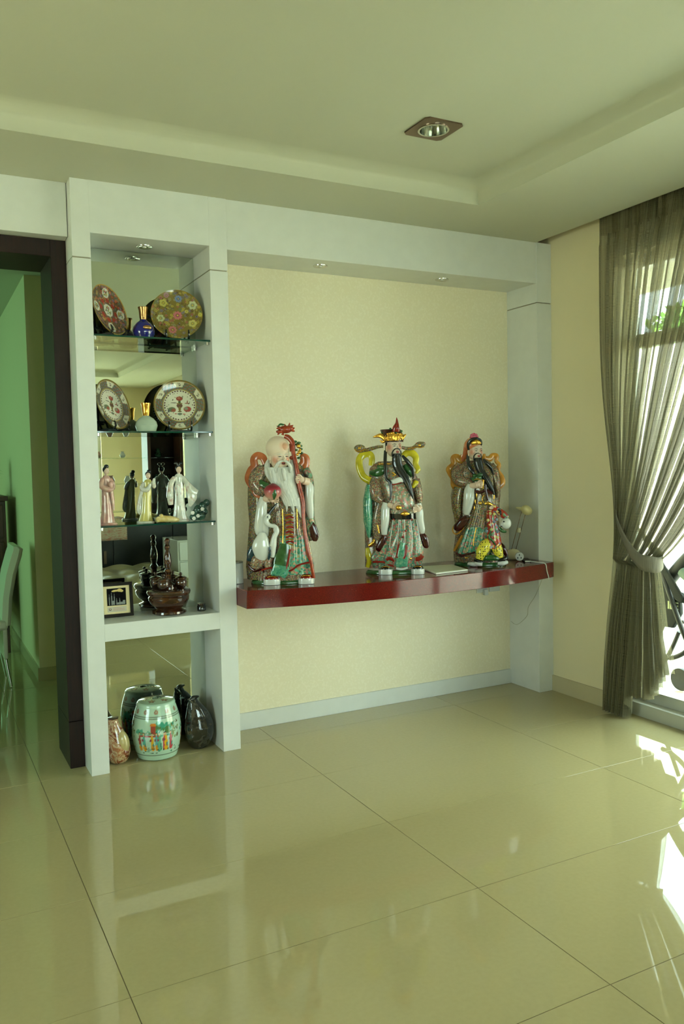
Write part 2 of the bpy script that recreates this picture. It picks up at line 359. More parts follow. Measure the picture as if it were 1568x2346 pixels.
# ceiling: lower soffit ring + raised tray with a cove edge; curtain pocket along the right wall
tx0, tx1, ty0, ty1 = -2.2, 2.70, -3.6, 3.55
gc = Geo().box(R0, tx0, RB, YB, ZC, ZC+0.02).box(tx1, XE, RB, YB, ZC, ZC+0.02).box(tx0, tx1, RB, ty0, ZC, ZC+0.02).box(tx0, tx1, ty1, YB, ZC, ZC+0.02)
gc.box(XE-0.015, XE, RB, YB, ZC+0.02, 3.10)
rings = []
for k in range(9):
    a = PI/2*k/8; d = 0.085*(1-math.cos(a)); z = ZC + (ZT-ZC)*math.sin(a)
    rings.append([(tx0+d, ty0+d, z), (tx1-d, ty0+d, z), (tx1-d, ty1-d, z), (tx0+d, ty1-d, z)])
gc.rings(rings, caps=False)
d = 0.085; dlx, dly, dr = 2.07, 3.035, 0.062
X0, X1, Y0, Y1 = tx0+d, tx1-d, ty0+d, ty1-d
for (a, b, c_, e) in ((X0, dlx-dr, Y0, Y1), (dlx+dr, X1, Y0, Y1), (dlx-dr, dlx+dr, Y0, dly-dr), (dlx-dr, dlx+dr, dly+dr, Y1)):
    gc.box(a, b, c_, e, ZT, ZT+0.02)
gc.box(R0, XR, RB, YB, 3.12, 3.14)
struct('ceiling', gc, 'ceiling', ang=60)
# header beam over the alcove, right pillar, header over the doorway (white laminate joinery)
hd = struct('trim_1', Geo().box(XD+0.001, XE, YF+0.006, YB, ZH, ZC), 'white', bevel=0.001)
def slab(x0, x1, y0, y1, z0, z1, name='panel', parent=None, mat='white'): return Geo().box(x0, x1, y0, y1, z0, z1).obj(name, mat, parent, bevel=0.0012)
pr = struct('trim_2', Geo().box(XE+0.004, XR, YF+0.012, YB, 0, ZC), 'seam')
slab(XE, XR, YF, YB, 0, 2.450, 'pillar_panel', pr); slab(XE, XR, YF, YB, 2.456, ZC, 'pillar_panel', pr)
struct('trim_3', Geo().box(R0+0.01, XA-0.003, 4.075, 4.15, 2.57, ZC), 'white', bevel=0.001)
struct('baseboard_back', Geo().box(XD, XE, YB-0.012, YB, 0, 0.095), 'white', bevel=0.0015)
bs = struct('baseboard_right', Geo().box(XR-0.012, XR, 3.455, YF, 0, 0.1), 'skirt', bevel=0.001)
struct('baseboard_right', Geo().box(XR-0.012, XR, -2.15, 0.6, 0, 0.1), 'skirt', bevel=0.001)
# doorway lined in dark wood
dr1 = thing('door_1', None, None, (0, 0, 0)); dr1['kind'] = 'structure'
slab(0.625, XA-0.001, 4.15, 4.50, 0, 0.232, 'jamb', dr1, 'wenge'); slab(0.625, XA-0.001, 4.15, 4.50, 0.235, 2.569, 'jamb', dr1, 'wenge')
slab(-0.44, -0.37, 4.15, 4.50, 0, 2.569, 'jamb', dr1, 'wenge'); slab(-0.37, 0.625, 4.15, 4.50, 2.49, 2.569, 'door_head', dr1, 'wenge')
# dining room beyond the doorway
struct('wall_dining_back', Geo().box(0.73, 4.0, 6.05, 9.4, 0, ZC+0.1), 'cream')
struct('wall_dining_front', Geo().box(0.700, 4.0, YB+0.17, YB+0.25, 0, ZC+0.1).box(R0, -0.44, 4.45, 4.5, 0, ZC+0.1).box(-0.44, 0.7, 4.45, 4.5, 2.57, ZC+.1), 'cream')
struct('wall_dining_far', Geo().box(R0, 0.73, 9.3, 9.4, 0, ZC+0.1), 'cream')
struct('wall_dining_left', Geo().box(R0-0.1, R0, 4.5, 9.3, 0, ZC+0.1), 'cream')
struct('wall_dining_right', Geo().box(4.0, 4.1, 4.4, 6.05, 0, ZC+0.1), 'cream')
struct('ceiling_dining', Geo().box(R0, 4.0, 4.45, 9.4, ZC, ZC+0.1), 'ceiling')
struct('baseboard_dining', Geo().box(0.718, 0.73, 6.04, 9.3, 0, 0.09).box(0.718, 4.0, 6.038, 6.05, 0, 0.09), 'skirt')

# sliding door (aluminium) in the right wall
def sliding(name, ya, yb, kind_n):
    t = thing(name, None, None, (0, 0, 0)); t['kind'] = 'structure'
    xo = 3.66; zt = 2.61
    slab(3.625, 3.74, ya, yb, 0, 0.075, 'track', t, 'alu')
    slab(xo, xo+0.06, ya, yb, zt-0.07, zt, 'head_rail', t, 'alu')
    mid = 2.10
    n = 2; wdt = (yb-ya)/n
    for k in range(n):
        a = ya+k*wdt; b = a+wdt; xs = xo+(0.03 if k % 2 else 0.0)
        fr = Geo().box(xs, xs+0.028, a, a+0.05, 0.075, zt-0.07).box(xs, xs+0.028, b-0.05, b, 0.075, zt-0.07).box(xs, xs+0.028, a+.05, b-.05, 0.075, 0.14).box(xs, xs+0.028, a+.05, b-.05, mid, mid+0.075).obj('sash', 'alu', t, bevel=0.001)
        Geo().box(xs+0.012, xs+0.016, a+0.05, b-0.05, 0.14, mid).obj('glass_pane', 'pane', fr)
        Geo().box(xs+0.012, xs+0.016, a+0.05, b-0.05, mid+0.075, zt-0.07).obj('glass_pane', 'pane', fr)
    return t
sliding('door_2', 0.6, 3.455, 2); sliding('window_2', -3.85, -2.15, 2)
t = thing('window_1', None, None); t['kind'] = 'structure'
for k in range(4):
    a = -0.5+k*0.8; b = a+0.8
    fr = Geo().box(a, a+0.05, RB-0.1, RB-0.05, 0.75, 2.4).box(b-0.05, b, RB-0.1, RB-0.05, 0.75, 2.4).box(a+.05, b-.05, RB-0.1, RB-0.05, 0.75, 0.8).box(a+.05, b-.05, RB-0.1, RB-0.05, 2.35, 2.4).obj('window_frame', 'alu', t)
    Geo().box(a+0.05, b-0.05, RB-0.078, RB-0.074, 0.8, 2.35).obj('glass_pane', 'pane', fr)

t = thing('window_3', None, None); t['kind'] = 'structure'
for k in range(2):
    a = 0.85+k*0.85; b = a+0.85
    fr = Geo().box(R0-0.09, R0-0.04, a, a+0.05, 0.7, 2.3).box(R0-0.09, R0-0.04, b-0.05, b, 0.7, 2.3).box(R0-0.09, R0-0.04, a+.05, b-.05, 0.7, 0.75).box(R0-0.09, R0-0.04, a+.05, b-.05, 2.25, 2.3).obj('window_frame', 'alu', t)
    Geo().box(R0-0.068, R0-0.064, a+0.05, b-0.05, 0.75, 2.25).obj('glass_pane', 'pane', fr)

# ------------------------------------------------------------------ outside
struct('bounce_ground', Geo().box(-30, 3.7, -30, RB-0.2, -0.2, -0.1).box(-30, R0-0.2, RB-0.2, 30, -0.2, -0.1).box(12, 40, -30, 30, -0.2, -0.13).box(3.7, 12, -30, -8, -.2, -.1).box(3.7, 12, 12, 30, -.2, -.1), plain('pale_bounce', (0.80, 0.80, 0.72), 0.9))  # unseen ground, added and kept pale to shape light through rear and left windows
M['patio'] = noisy('patio_tile', [(0.3, (0.84, 0.83, 0.78)), (0.7, (0.88, 0.87, 0.82))], 6, rough=0.5)
pa = struct('patio_floor', Geo().box(3.75, 12, -8, 12, -0.12, -0.042), 'grout')
pt = Geo().box(0, 0.594, 0, 0.594, 0, 0.03).obj('paving_slab', 'patio', pa); first = True
for i in range(7):
    for j in range(16):
        o = pt if first else pt.copy()
        if not first: C.objects.link(o)
        first = False; o.location = (3.78+i*0.6, -2.5+j*0.6, -0.042)
struct('patio_canopy', Geo().box(3.75, 5.2, -8, 12, 2.78, 2.95), 'ceiling')
bw = struct('boundary_wall', Geo().box(9.0, 9.2, -8, 12, 0, 3.0), plain('wall_white', (0.85, 0.84, 0.78), 0.9))
def foliage(name, cx, cy, z0, z1, rx, ry, n, label):
    rr = random.Random(int(cx*10+cy*100)); root = thing(name, label, 'shrub', (cx, cy, 0))
    Geo().tube([(0, 0, -0.04), (0.03, 0.02, z0+(z1-z0)*0.5), (0, 0, z1-0.2)], [0.06, 0.045, 0.02]).obj('stem', M['bark'], root)
    lf = Geo()
    for k in range(n):
        a = rr.uniform(0, 2*PI); q = rr.uniform(0, 1)**.5; z = rr.uniform(z0, z1); s = math.sqrt(max(0.05, 1-((z-(z0+z1)/2)/((z1-z0)/2))**2))
        p = Vector((q*rx*s*math.cos(a), q*ry*s*math.sin(a), z)); L = rr.uniform(.10, .18); d1 = Vector((rr.uniform(-1,1), rr.uniform(-1,1), rr.uniform(-1,.6))).normalized()*L
        d2 = d1.cross(Vector((rr.uniform(-1,1), rr.uniform(-1,1), rr.uniform(-1,1)))).normalized()*L*0.3
        lf.add([p, p+d1*0.5+d2, p+d1, p+d1*0.5-d2], [(0, 1, 2, 3)])
    o = lf.obj('leaves', M['leaf'], root); o['kind'] = 'stuff'
M['leaf'] = noisy('leaf', [(0.3, (0.25, 0.45, 0.12)), (0.7, (0.45, 0.62, 0.22))], 4, rough=0.5); M['bark'] = plain('bark', (0.35, 0.28, 0.2), 0.9)
foliage('garden_shrub', 9.9, 8.3, 1.6, 3.62, 0.5, 1.0, 2600, 'leafy green shrub beyond the glass, nearest the curtain edge')
foliage('garden_shrub', 9.9, 11.0, 1.2, 3.9, 0.6, 1.1, 2600, 'leafy green shrub beyond the glass door, taller one further back')

# ------------------------------------------------------------------ display cabinet
YM = 4.255
cab = thing('display_cabinet', 'tall white laminate display cabinet with mirrored back beside the doorway', 'cabinet', ((XB+XC)/2, 4.13, 0))
def cpart(name, g, mat, parent=cab, **k):
    o = g.obj(name, mat, parent, **k); o.matrix_parent_inverse = Matrix.Translation((-cab.location.x, -cab.location.y, 0)) if parent is cab else Matrix(); return o
for (a, b) in ((XA, XB), (XC, XD)):
    cpart('side_panel', Geo().box(a, b, YF, 4.279, 0, 2.457), 'white', bevel=0.0012)
    cpart('side_core', Geo().box(a+.004, b-.004, YF+.005, 4.278, 2.457, 2.463), 'seam')
    cpart('upper_panel', Geo().box(a, b, YF, 4.279, 2.463, ZC), 'white', bevel=0.0012)
cpart('top_panel', Geo().box(XB, XC, YF, 4.279, ZO, ZC), 'white')
cpart('fixed_shelf', Geo().box(XB, XC, YF+0.0005, YM-0.001, 0.643, 0.728), 'white', bevel=0.001)
cpart('mirror', Geo().box(XB, XC, YM, YM+0.006, 0.0, ZO-.001), 'mirror')
cpart('back_board', Geo().box(XB, XC, YM+0.006, 4.279, 0, ZO-.001), 'white')
SH = [(2.113, 'top', 'painted plates and the blue bottle'), (1.654, 'middle', 'vase pattern plates and the frosted bottle'), (1.199, 'lowest', 'robed lady figurines')]
for z, nm, what in SH:
    s = thing('glass_shelf', 'green-edged glass shelf in the cabinet carrying the '+what, 'shelf', ((XB+XC)/2, 4.13, z))
    L = -(XC-XB)/2+.001; R_ = -L
    Geo().box(L, R_, -0.118, 0.124, -0.008, -0.0002).obj('glass_plate', 'glass', s)
    Geo().box(L, R_, -0.1195, -0.118, -0.008, 0).obj('polished_edge', 'glass_edge', s)
    Geo().box(L, R_, 0.124, 0.1245, -0.008, 0).obj('polished_edge', 'glass_edge', s)
    for x in (L+0.009, R_-0.009):
        for y in (-0.10, 0.11):
            cpart('shelf_support', Geo().lathe([(0.004, -.004), (0.009, -.004), (0.009, .010), (0.004, .010)], 14, ((XB+XC)/2+x, 4.13+y, z-0.0185)), 'chrome')
# ------------------------------------------------------------------ downlights
def small_light(x, y, z, label):
    t = thing('recessed_spotlight', label, 'ceiling light', (x, y, z), group=None)
    Geo().lathe([(0.030, 0.004), (0.030, 0), (0.036, -0.004), (0.040, -0.004), (0.041, 0), (0.041, 0.001)], 28, close=False).obj('trim_ring', 'chrome', t)
    Geo().lathe([(0.0302, 0.003), (0.027, -0.003), (0.020, -0.001), (0.002, 0.001)], 28, close=False).obj('reflector', 'chrome', t)
    b = Geo().lathe([(0.002, 0.0), (0.011, -0.001), (0.010, -0.006), (0.002, -0.008)], 16).obj('bulb', M['bulb'], t)
M['bulb'] = plain('bulb_glass', (0.75, 0.75, 0.7), 0.05, coat=1)
M['lensglass'] = noisy('lamp_reflector', [(0.35, (0.12, 0.14, 0.13)), (0.5, (0.55, 0.58, 0.52)), (0.68, (0.92, 0.93, 0.88))], 28, rough=0.15, metal=0.6, stretch=(1, 1, 0.3))
small_light(1.072, 4.13, ZO, 'small round chrome spotlight in the top of the display cabinet')
small_light(2.043, 4.115, ZH, 'small round chrome spotlight under the alcove beam, the left one')
small_light(2.862, 4.13, ZH, 'small round chrome spotlight under the alcove beam, the right one')
t = thing('square_downlight', 'square brushed-metal recessed downlight in the raised ceiling', 'ceiling light', (dlx, dly, ZT))
fr = Geo(); n = 36; hs = 0.097
outer = []
for k in range(n):
    a = 2*PI*k/n; c_, s_ = math.cos(a), math.sin(a); m = hs/max(abs(c_), abs(s_)); outer.append((c_*m, s_*m))
fr.rings([[(x, y, 0.0) for x, y in outer], [(x*1.0, y*1.0, -0.006) for x, y in outer], [(0.0665*math.cos(2*PI*k/n), 0.0665*math.sin(2*PI*k/n), -0.006) for k in range(n)], [(0.0665*math.cos(2*PI*k/n), 0.0665*math.sin(2*PI*k/n), 0.01) for k in range(n)]], caps=False)
fr.obj('frame', 'steel', t, ang=25)
Geo().lathe([(0.067, -0.004), (0.067, -0.009), (0.060, -0.009), (0.058, 0.0), (0.050, 0.03), (0.03, 0.055), (0.004, 0.06)], 36, close=False).obj('reflector', M['lensglass'], t)
Geo().lathe([(0.068, -0.006), (0.0685, -0.010), (0.060, -0.010), (0.060, -0.006)], 36, close=False).obj('inner_ring', 'chrome', t)
Geo().lathe([(0.003, 0.012), (0.018, 0.016), (0.020, 0.03), (0.012, 0.06)], 18).obj('bulb', 'bulb', t)

# ------------------------------------------------------------------ plates
def flowers(c, X, Y, pts):
    for (x, y, r, colr, petals) in pts:
        d = np.hypot(X-x, Y-y); a = np.arctan2(Y-y, X-x)
        rr = r*(0.80+0.25*np.abs(np.cos(petals*a/2)))
        m = d < rr; c[m] = colr; m2 = d < r*0.45; c[m2] = np.array(colr)*0.72; m3 = d < r*0.18; c[m3] = (0.80, 0.70, 0.25)
def plate_mesh(R):
    g = Geo(); prof = [(0.0, 0)]; nr = 64; n = 180; vs = []; fs = []
    for i in range(1, nr+1):
        q = i/nr; z = 0.0 if q < 0.62 else 0.10*R*((q-0.62)/0.38)**1.4
        for k in range(n):
            a = 2*PI*k/n; vs.append((q*R*math.cos(a), -z, q*R*math.sin(a)))
    vs.append((0, 0, 0)); cc = len(vs)-1
    for i in range(nr-1):
        for k in range(n): fs.append((i*n+k, i*n+(k+1) % n, (i+1)*n+(k+1) % n, (i+1)*n+k))
    for k in range(n): fs.append((cc, k, (k+1) % n))
    # back
    b0 = len(vs)
    for q, z in ((1.0, 0.10*R-0.003), (0.62, -0.004), (0.60, -0.009), (0.55, -0.009), (0.54, -0.004), (0.0001, -0.004)):
        for k in range(n): a = 2*PI*k/n; vs.append((q*R*math.cos(a), -z if z > 0 else -z, q*R*math.sin(a)))
    for k in range(n): fs.append(((nr-1)*n+k, (nr-1)*n+(k+1) % n, b0+(k+1) % n, b0+k))
    for i in range(5):
        for k in range(n): fs.append((b0+i*n+k, b0+i*n+(k+1) % n, b0+(i+1)*n+(k+1) % n, b0+(i+1)*n+k))
    g.add(vs, fs); return g
def deco_red(co, R):
    X, Y = co[:, 0]/R, co[:, 2]/R; r = np.hypot(X, Y); c = np.zeros((len(X), 3)); rs = np.random.RandomState(3)
    c[:] = (0.38, 0.29, 0.19)
    pts = [(rs.uniform(-1, 1), rs.uniform(-1, 1), rs.uniform(0.025, 0.06), [(0.60, 0.22, 0.14), (0.70, 0.58, 0.36), (0.36, 0.42, 0.34), (0.55, 0.40, 0.50), (0.72, 0.42, 0.28), (0.32, 0.24, 0.18)][rs.randint(6)], 5) for _ in range(420)]
    flowers(c, X, Y, pts)
    m = (np.abs(r-0.40) < 0.07) & (np.cos(8*np.arctan2(Y, X)) > -0.3); c[m] = (0.58, 0.18, 0.12)
    for k in range(-1, 4):
        if k < 0: cx, cy, a, b = 0, 0, 0.25, 0.25
        else: th = PI/2*k+0.15; cx, cy, a, b = 0.70*math.cos(th), 0.70*math.sin(th), 0.19, 0.19
        d = np.hypot(X-cx, Y-cy)/a; c[d < 1] = (0.80, 0.80, 0.74)
        ins = d < 0.78; pts = [(cx+rs.uniform(-.8, .8)*a*.8, cy+rs.uniform(-.8, .8)*a*.8, rs.uniform(.022, .04), [(0.3, 0.45, 0.36), (0.68, 0.40, 0.40), (0.25, 0.3, 0.3), (0.7, 0.62, 0.3)][rs.randint(4)], 4) for _ in range(26)]
        c2 = c.copy(); flowers(c2, X, Y, pts); c[ins] = c2[ins]
    c[r > 0.965] = (0.66, 0.52, 0.24); return c
def deco_flowers(co, R):
    X, Y = co[:, 0]/R, co[:, 2]/R; r = np.hypot(X, Y); c = np.zeros((len(X), 3)); rs = np.random.RandomState(9); c[:] = (0.46, 0.40, 0.17)
    pal = [(0.62, 0.55, 0.30), (0.55, 0.52, 0.36), (0.60, 0.36, 0.30), (0.40, 0.44, 0.30), (0.66, 0.60, 0.26), (0.45, 0.42, 0.48), (0.38, 0.30, 0.16)]
    flowers(c, X, Y, [(rs.uniform(-1, 1), rs.uniform(-1, 1), rs.uniform(0.02, 0.065), pal[rs.randint(7)], 5) for _ in range(420)])
    flowers(c, X, Y, [(0.03, -0.02, 0.17, (0.74, 0.42, 0.44), 9), (0.08, 0.66, 0.14, (0.45, 0.52, 0.68), 9), (-0.5, 0.48, 0.15, (0.72, 0.68, 0.34), 5), (0.62, 0.40, 0.17, (0.74, 0.76, 0.60), 6), (-0.62, -0.15, 0.15, (0.72, 0.74, 0.55), 6), (0.60, -0.35, 0.16, (0.76, 0.72, 0.42), 5), (-0.18, -0.62, 0.16, (0.74, 0.44, 0.42), 9), (-0.38, 0.78, 0.10, (0.62, 0.44, 0.48), 7), (0.9, 0.0, 0.08, (0.78, 0.76, 0.36), 5), (0.38, 0.15, 0.07, (0.78, 0.72, 0.36), 5)])
    c[r > 0.975] = (0.50, 0.40, 0.14); return c
def deco_vase(co, R):
    X, Y = co[:, 0]/R, co[:, 2]/R; r = np.hypot(X, Y); a = np.arctan2(Y, X); c = np.zeros((len(X), 3)); rs = np.random.RandomState(5)
    c[:] = (0.82, 0.81, 0.74)
    m = (r > 0.66); c[m] = (0.36, 0.38, 0.28); c[m & (np.sin(14*a)*np.sin(r*60) > 0.1)] = (0.40, 0.42, 0.44); c[m & (np.sin(33*a+r*30) > 0.8)] = (0.52, 0.30, 0.22)
    k = np.mod(a-PI/2+PI/6, PI/3)-PI/6
    lim = 0.16+0.10*(r-0.7)/0.25
    m = (np.abs(k) < lim) & (r > 0.72) & (r < 0.93); c[m] = (0.80, 0.79, 0.70)
    m2 = m & (np.hypot(k*0.8, (r-0.83)) < 0.075) & (np.sin(40*k+r*90)+np.sin(70*r*k*9) > 0.1); c[m2] = (0.35, 0.30, 0.25)
    c[(np.abs(r-0.64) < 0.022)] = (0.60, 0.54, 0.34)
    m = (np.abs(r-0.575) < 0.028) & (np.cos(34*a) > -0.1); c[m] = (0.30, 0.12, 0.12)
    c[(r > 0.955)] = (0.44, 0.38, 0.14); c[(np.abs(r-0.945) < 0.008)] = (0.70, 0.58, 0.30)
    def bl(x, y, rx, ry, q): c[np.hypot((X-x)/rx, (Y-y)/ry) < 1] = q
    bl(0, -0.02, 0.115, 0.10, (0.36, 0.24, 0.18)); bl(0, -0.14, 0.05, 0.09, (0.46, 0.40, 0.20)); bl(0, -0.25, 0.08, 0.03, (0.40, 0.34, 0.2)); bl(0, 0.07, 0.12, 0.03, (0.5, 0.42, 0.24)); bl(0, 0.14, 0.05, 0.07, (0.34, 0.38, 0.24))
    bl(0, 0.27, 0.13, 0.09, (0.56, 0.26, 0.22)); bl(-0.02, 0.29, 0.06, 0.04, (0.66, 0.40, 0.32))
    bl(-0.30, -0.17, 0.15, 0.10, (0.42, 0.46, 0.34)); bl(-0.24, -0.20, 0.09, 0.07, (0.58, 0.34, 0.26)); bl(0.30, -0.16, 0.15, 0.11, (0.62, 0.28, 0.26)); bl(0.25, -0.13, 0.07, 0.06, (0.5, 0.52, 0.44))
    bl(-0.22, 0.10, 0.12, 0.014, (0.22, 0.20, 0.16)); bl(0.30, 0.08, 0.11, 0.018, (0.55, 0.25, 0.20)); bl(0.30, 0.12, 0.02, 0.05, (0.5, 0.3, 0.2)); bl(0, -0.35, 0.09, 0.045, (0.40, 0.42, 0.36)); bl(-0.43, -0.23, 0.035, 0.06, (0.34, 0.36, 0.36)); bl(-0.15, -0.34, 0.05, 0.02, (0.6, 0.3, 0.25)); bl(0.17, -0.36, 0.05, 0.02, (0.6, 0.3, 0.25))
    for _ in range(26):
        q = rs.uniform(0.32, 0.52); th = rs.uniform(0, 2*PI); bl(q*math.cos(th), q*math.sin(th), rs.uniform(.012, .03), rs.uniform(.01, .022), [(0.25, 0.22, 0.2), (0.55, 0.28, 0.22), (0.35, 0.42, 0.34)][rs.randint(3)])
    return c
def plate(x, y, z, R, az, tilt, roll, fn, label):
    """az: facing direction (0 = towards the room, + = to the right)"""
    t = thing('decorative_plate', label, 'plate', (x, y, z))
    o = plate_mesh(R).obj('dish', 'paint', t, ang=50); paint(o, lambda co: fn(co, R))
    M_ = Matrix.Rotation(az, 4, 'Z') @ Matrix.Rotation(-tilt, 4, 'X') @ Matrix.Rotation(roll, 4, 'Y')
    o.matrix_local = Matrix.Translation((0, 0, R*math.cos(tilt)+0.010)) @ M_
    s = thing('plate_stand', 'dark wooden easel stand holding the '+label.split(',')[0], 'stand', (x, y, z))
    g = Geo(); e = math.tan(tilt)
    for sx in (-1, 1):
        X = sx*R*0.42
        g.tube([(X, -R*0.50, 0.006), (X, -0.25*R, 0.012), (X, 0.15*R, 0.010), (X, R*0.52, 0.006)], [.005, .006, .005, .005], n=6, sub=3, up=(1, 0, 0))
        g.tube([(X, -R*0.36, 0.010), (X*1.02, -R*0.48, 0.030), (X*1.02, -R*0.42, 0.052)], [.006, .0055, .004], n=6, sub=3, up=(1, 0, 0))
        g.tube([(X*0.8, R*0.42, 0.008), (X*0.5, R*0.48, 0.06), (X*0.3, R*0.52+e*0.02, 0.12)], [.005, .005, .004], n=6, sub=3, up=(1, 0, 0))
    g.box(-R*0.42, R*0.42, -R*0.10, -R*0.02, 0.002, 0.012).box(-R*0.40, R*0.40, R*0.42, R*0.50, 0.045, 0.055)
    q = g.obj('easel', 'hair', s); s.rotation_euler = (0, 0, az)
z1, z2, z3 = 2.113, 1.654, 1.199
plate(0.880, 4.115, z1, 0.128, 0.72, 0.26, 0.25, deco_red, 'brown and red porcelain plate with white oval medallions, upper left in cabinet')
plate(1.225, 4.125, z1, 0.130, -0.27, 0.22, 0, deco_flowers, 'mustard porcelain plate covered with many flowers, upper right in cabinet')
plate(0.880, 4.115, z2, 0.128, 0.72, 0.26, 0.2, deco_vase, 'vase pattern plate with grey-green rim turned sideways, left on middle shelf')
plate(1.225, 4.125, z2, 0.130, -0.27, 0.18, 0, deco_vase, 'vase pattern plate with grey-green rim facing forward, right on middle shelf')
# perfume-lamp bottles
def bottle(x, z, body, mat, capmat, label, neck):
    t = thing('perfume_bottle', label, 'bottle', (x, 4.09, z+.0005))
    Geo().lathe(body, 32).obj('body', mat, t, ang=30)
    z0 = body[-1][1]
    Geo().lathe([(0.016, z0-.004), (0.017, z0+0.006), (0.0185, z0+0.010), (0.019, z0+0.018), (0.021, z0+0.045), (0.0245, z0+0.058), (0.0245, z0+0.062), (0.020, z0+0.063)], 24).obj('cap', capmat, t, ang=30)
M['cobalt'] = plain('cobalt_glass', (0.01, 0.03, 0.42), 0.05, coat=1); M['frost'] = plain('frosted_glass', (0.66, 0.72, 0.66), 0.25, coat=0.4)
M['brass'] = plain('antique_brass', (0.62, 0.48, 0.30), 0.22, metal=0.9); M['gold2'] = plain('polished_gold', (0.92, 0.68, 0.30), 0.12, metal=1)
bottle(1.044, z1, [(0.030, 0), (0.044, 0.004), (0.052, 0.022), (0.054, 0.038), (0.048, 0.060), (0.034, 0.078), (0.020, 0.088), (0.017, 0.094)], 'cobalt', 'brass', 'cobalt blue round glass bottle with metal cap, top shelf', 0)
Geo().ell((0.006, -0.050, 0.050), (0.022, 0.006, 0.011), 16, 8).obj('label_plaque', 'brass', bpy.data.objects['perfume_bottle'])
bottle(1.042, z2, [(0.020, 0), (0.046, 0.002), (0.055, 0.030), (0.050, 0.050), (0.036, 0.066), (0.020, 0.076), (0.016, 0.080)], 'frost', 'gold2', 'frosted glass bottle with shiny gold cap on the middle shelf', 0)

# ------------------------------------------------------------------ lady figurines (porcelain)
def loft(g, secs, n=28, pleat=0, amp=0.0, sub=6, c=(0, 0, 0)):
    """secs: (z, cx, cy, rx, ry[, amp]) stacked elliptical sections, smoothed"""
    P, R = smooth([(s[1], s[2], s[0]) for s in secs], [(s[3], s[4]) for s in secs], sub)
    m = len(P); rr = []
    for i in range(m):
        q = i/(m-1)*(len(secs)-1); j = min(int(q), len(secs)-2); f = q-j
        am = [(s[5] if len(s) > 5 else amp) for s in secs]; A = am[j]*(1-f)+am[j+1]*f
        ring = []
        for k in range(n):
            a = 2*PI*k/n; e = 1+A*math.sin(pleat*a+0.6*math.sin(3*a)+i*0.03) if pleat else 1
            ring.append((c[0]+P[i].x+R[i][0]*math.cos(a)*e, c[1]+P[i].y+R[i][1]*math.sin(a)*e, c[2]+P[i].z))
        rr.append(ring)
    return g.rings(rr)
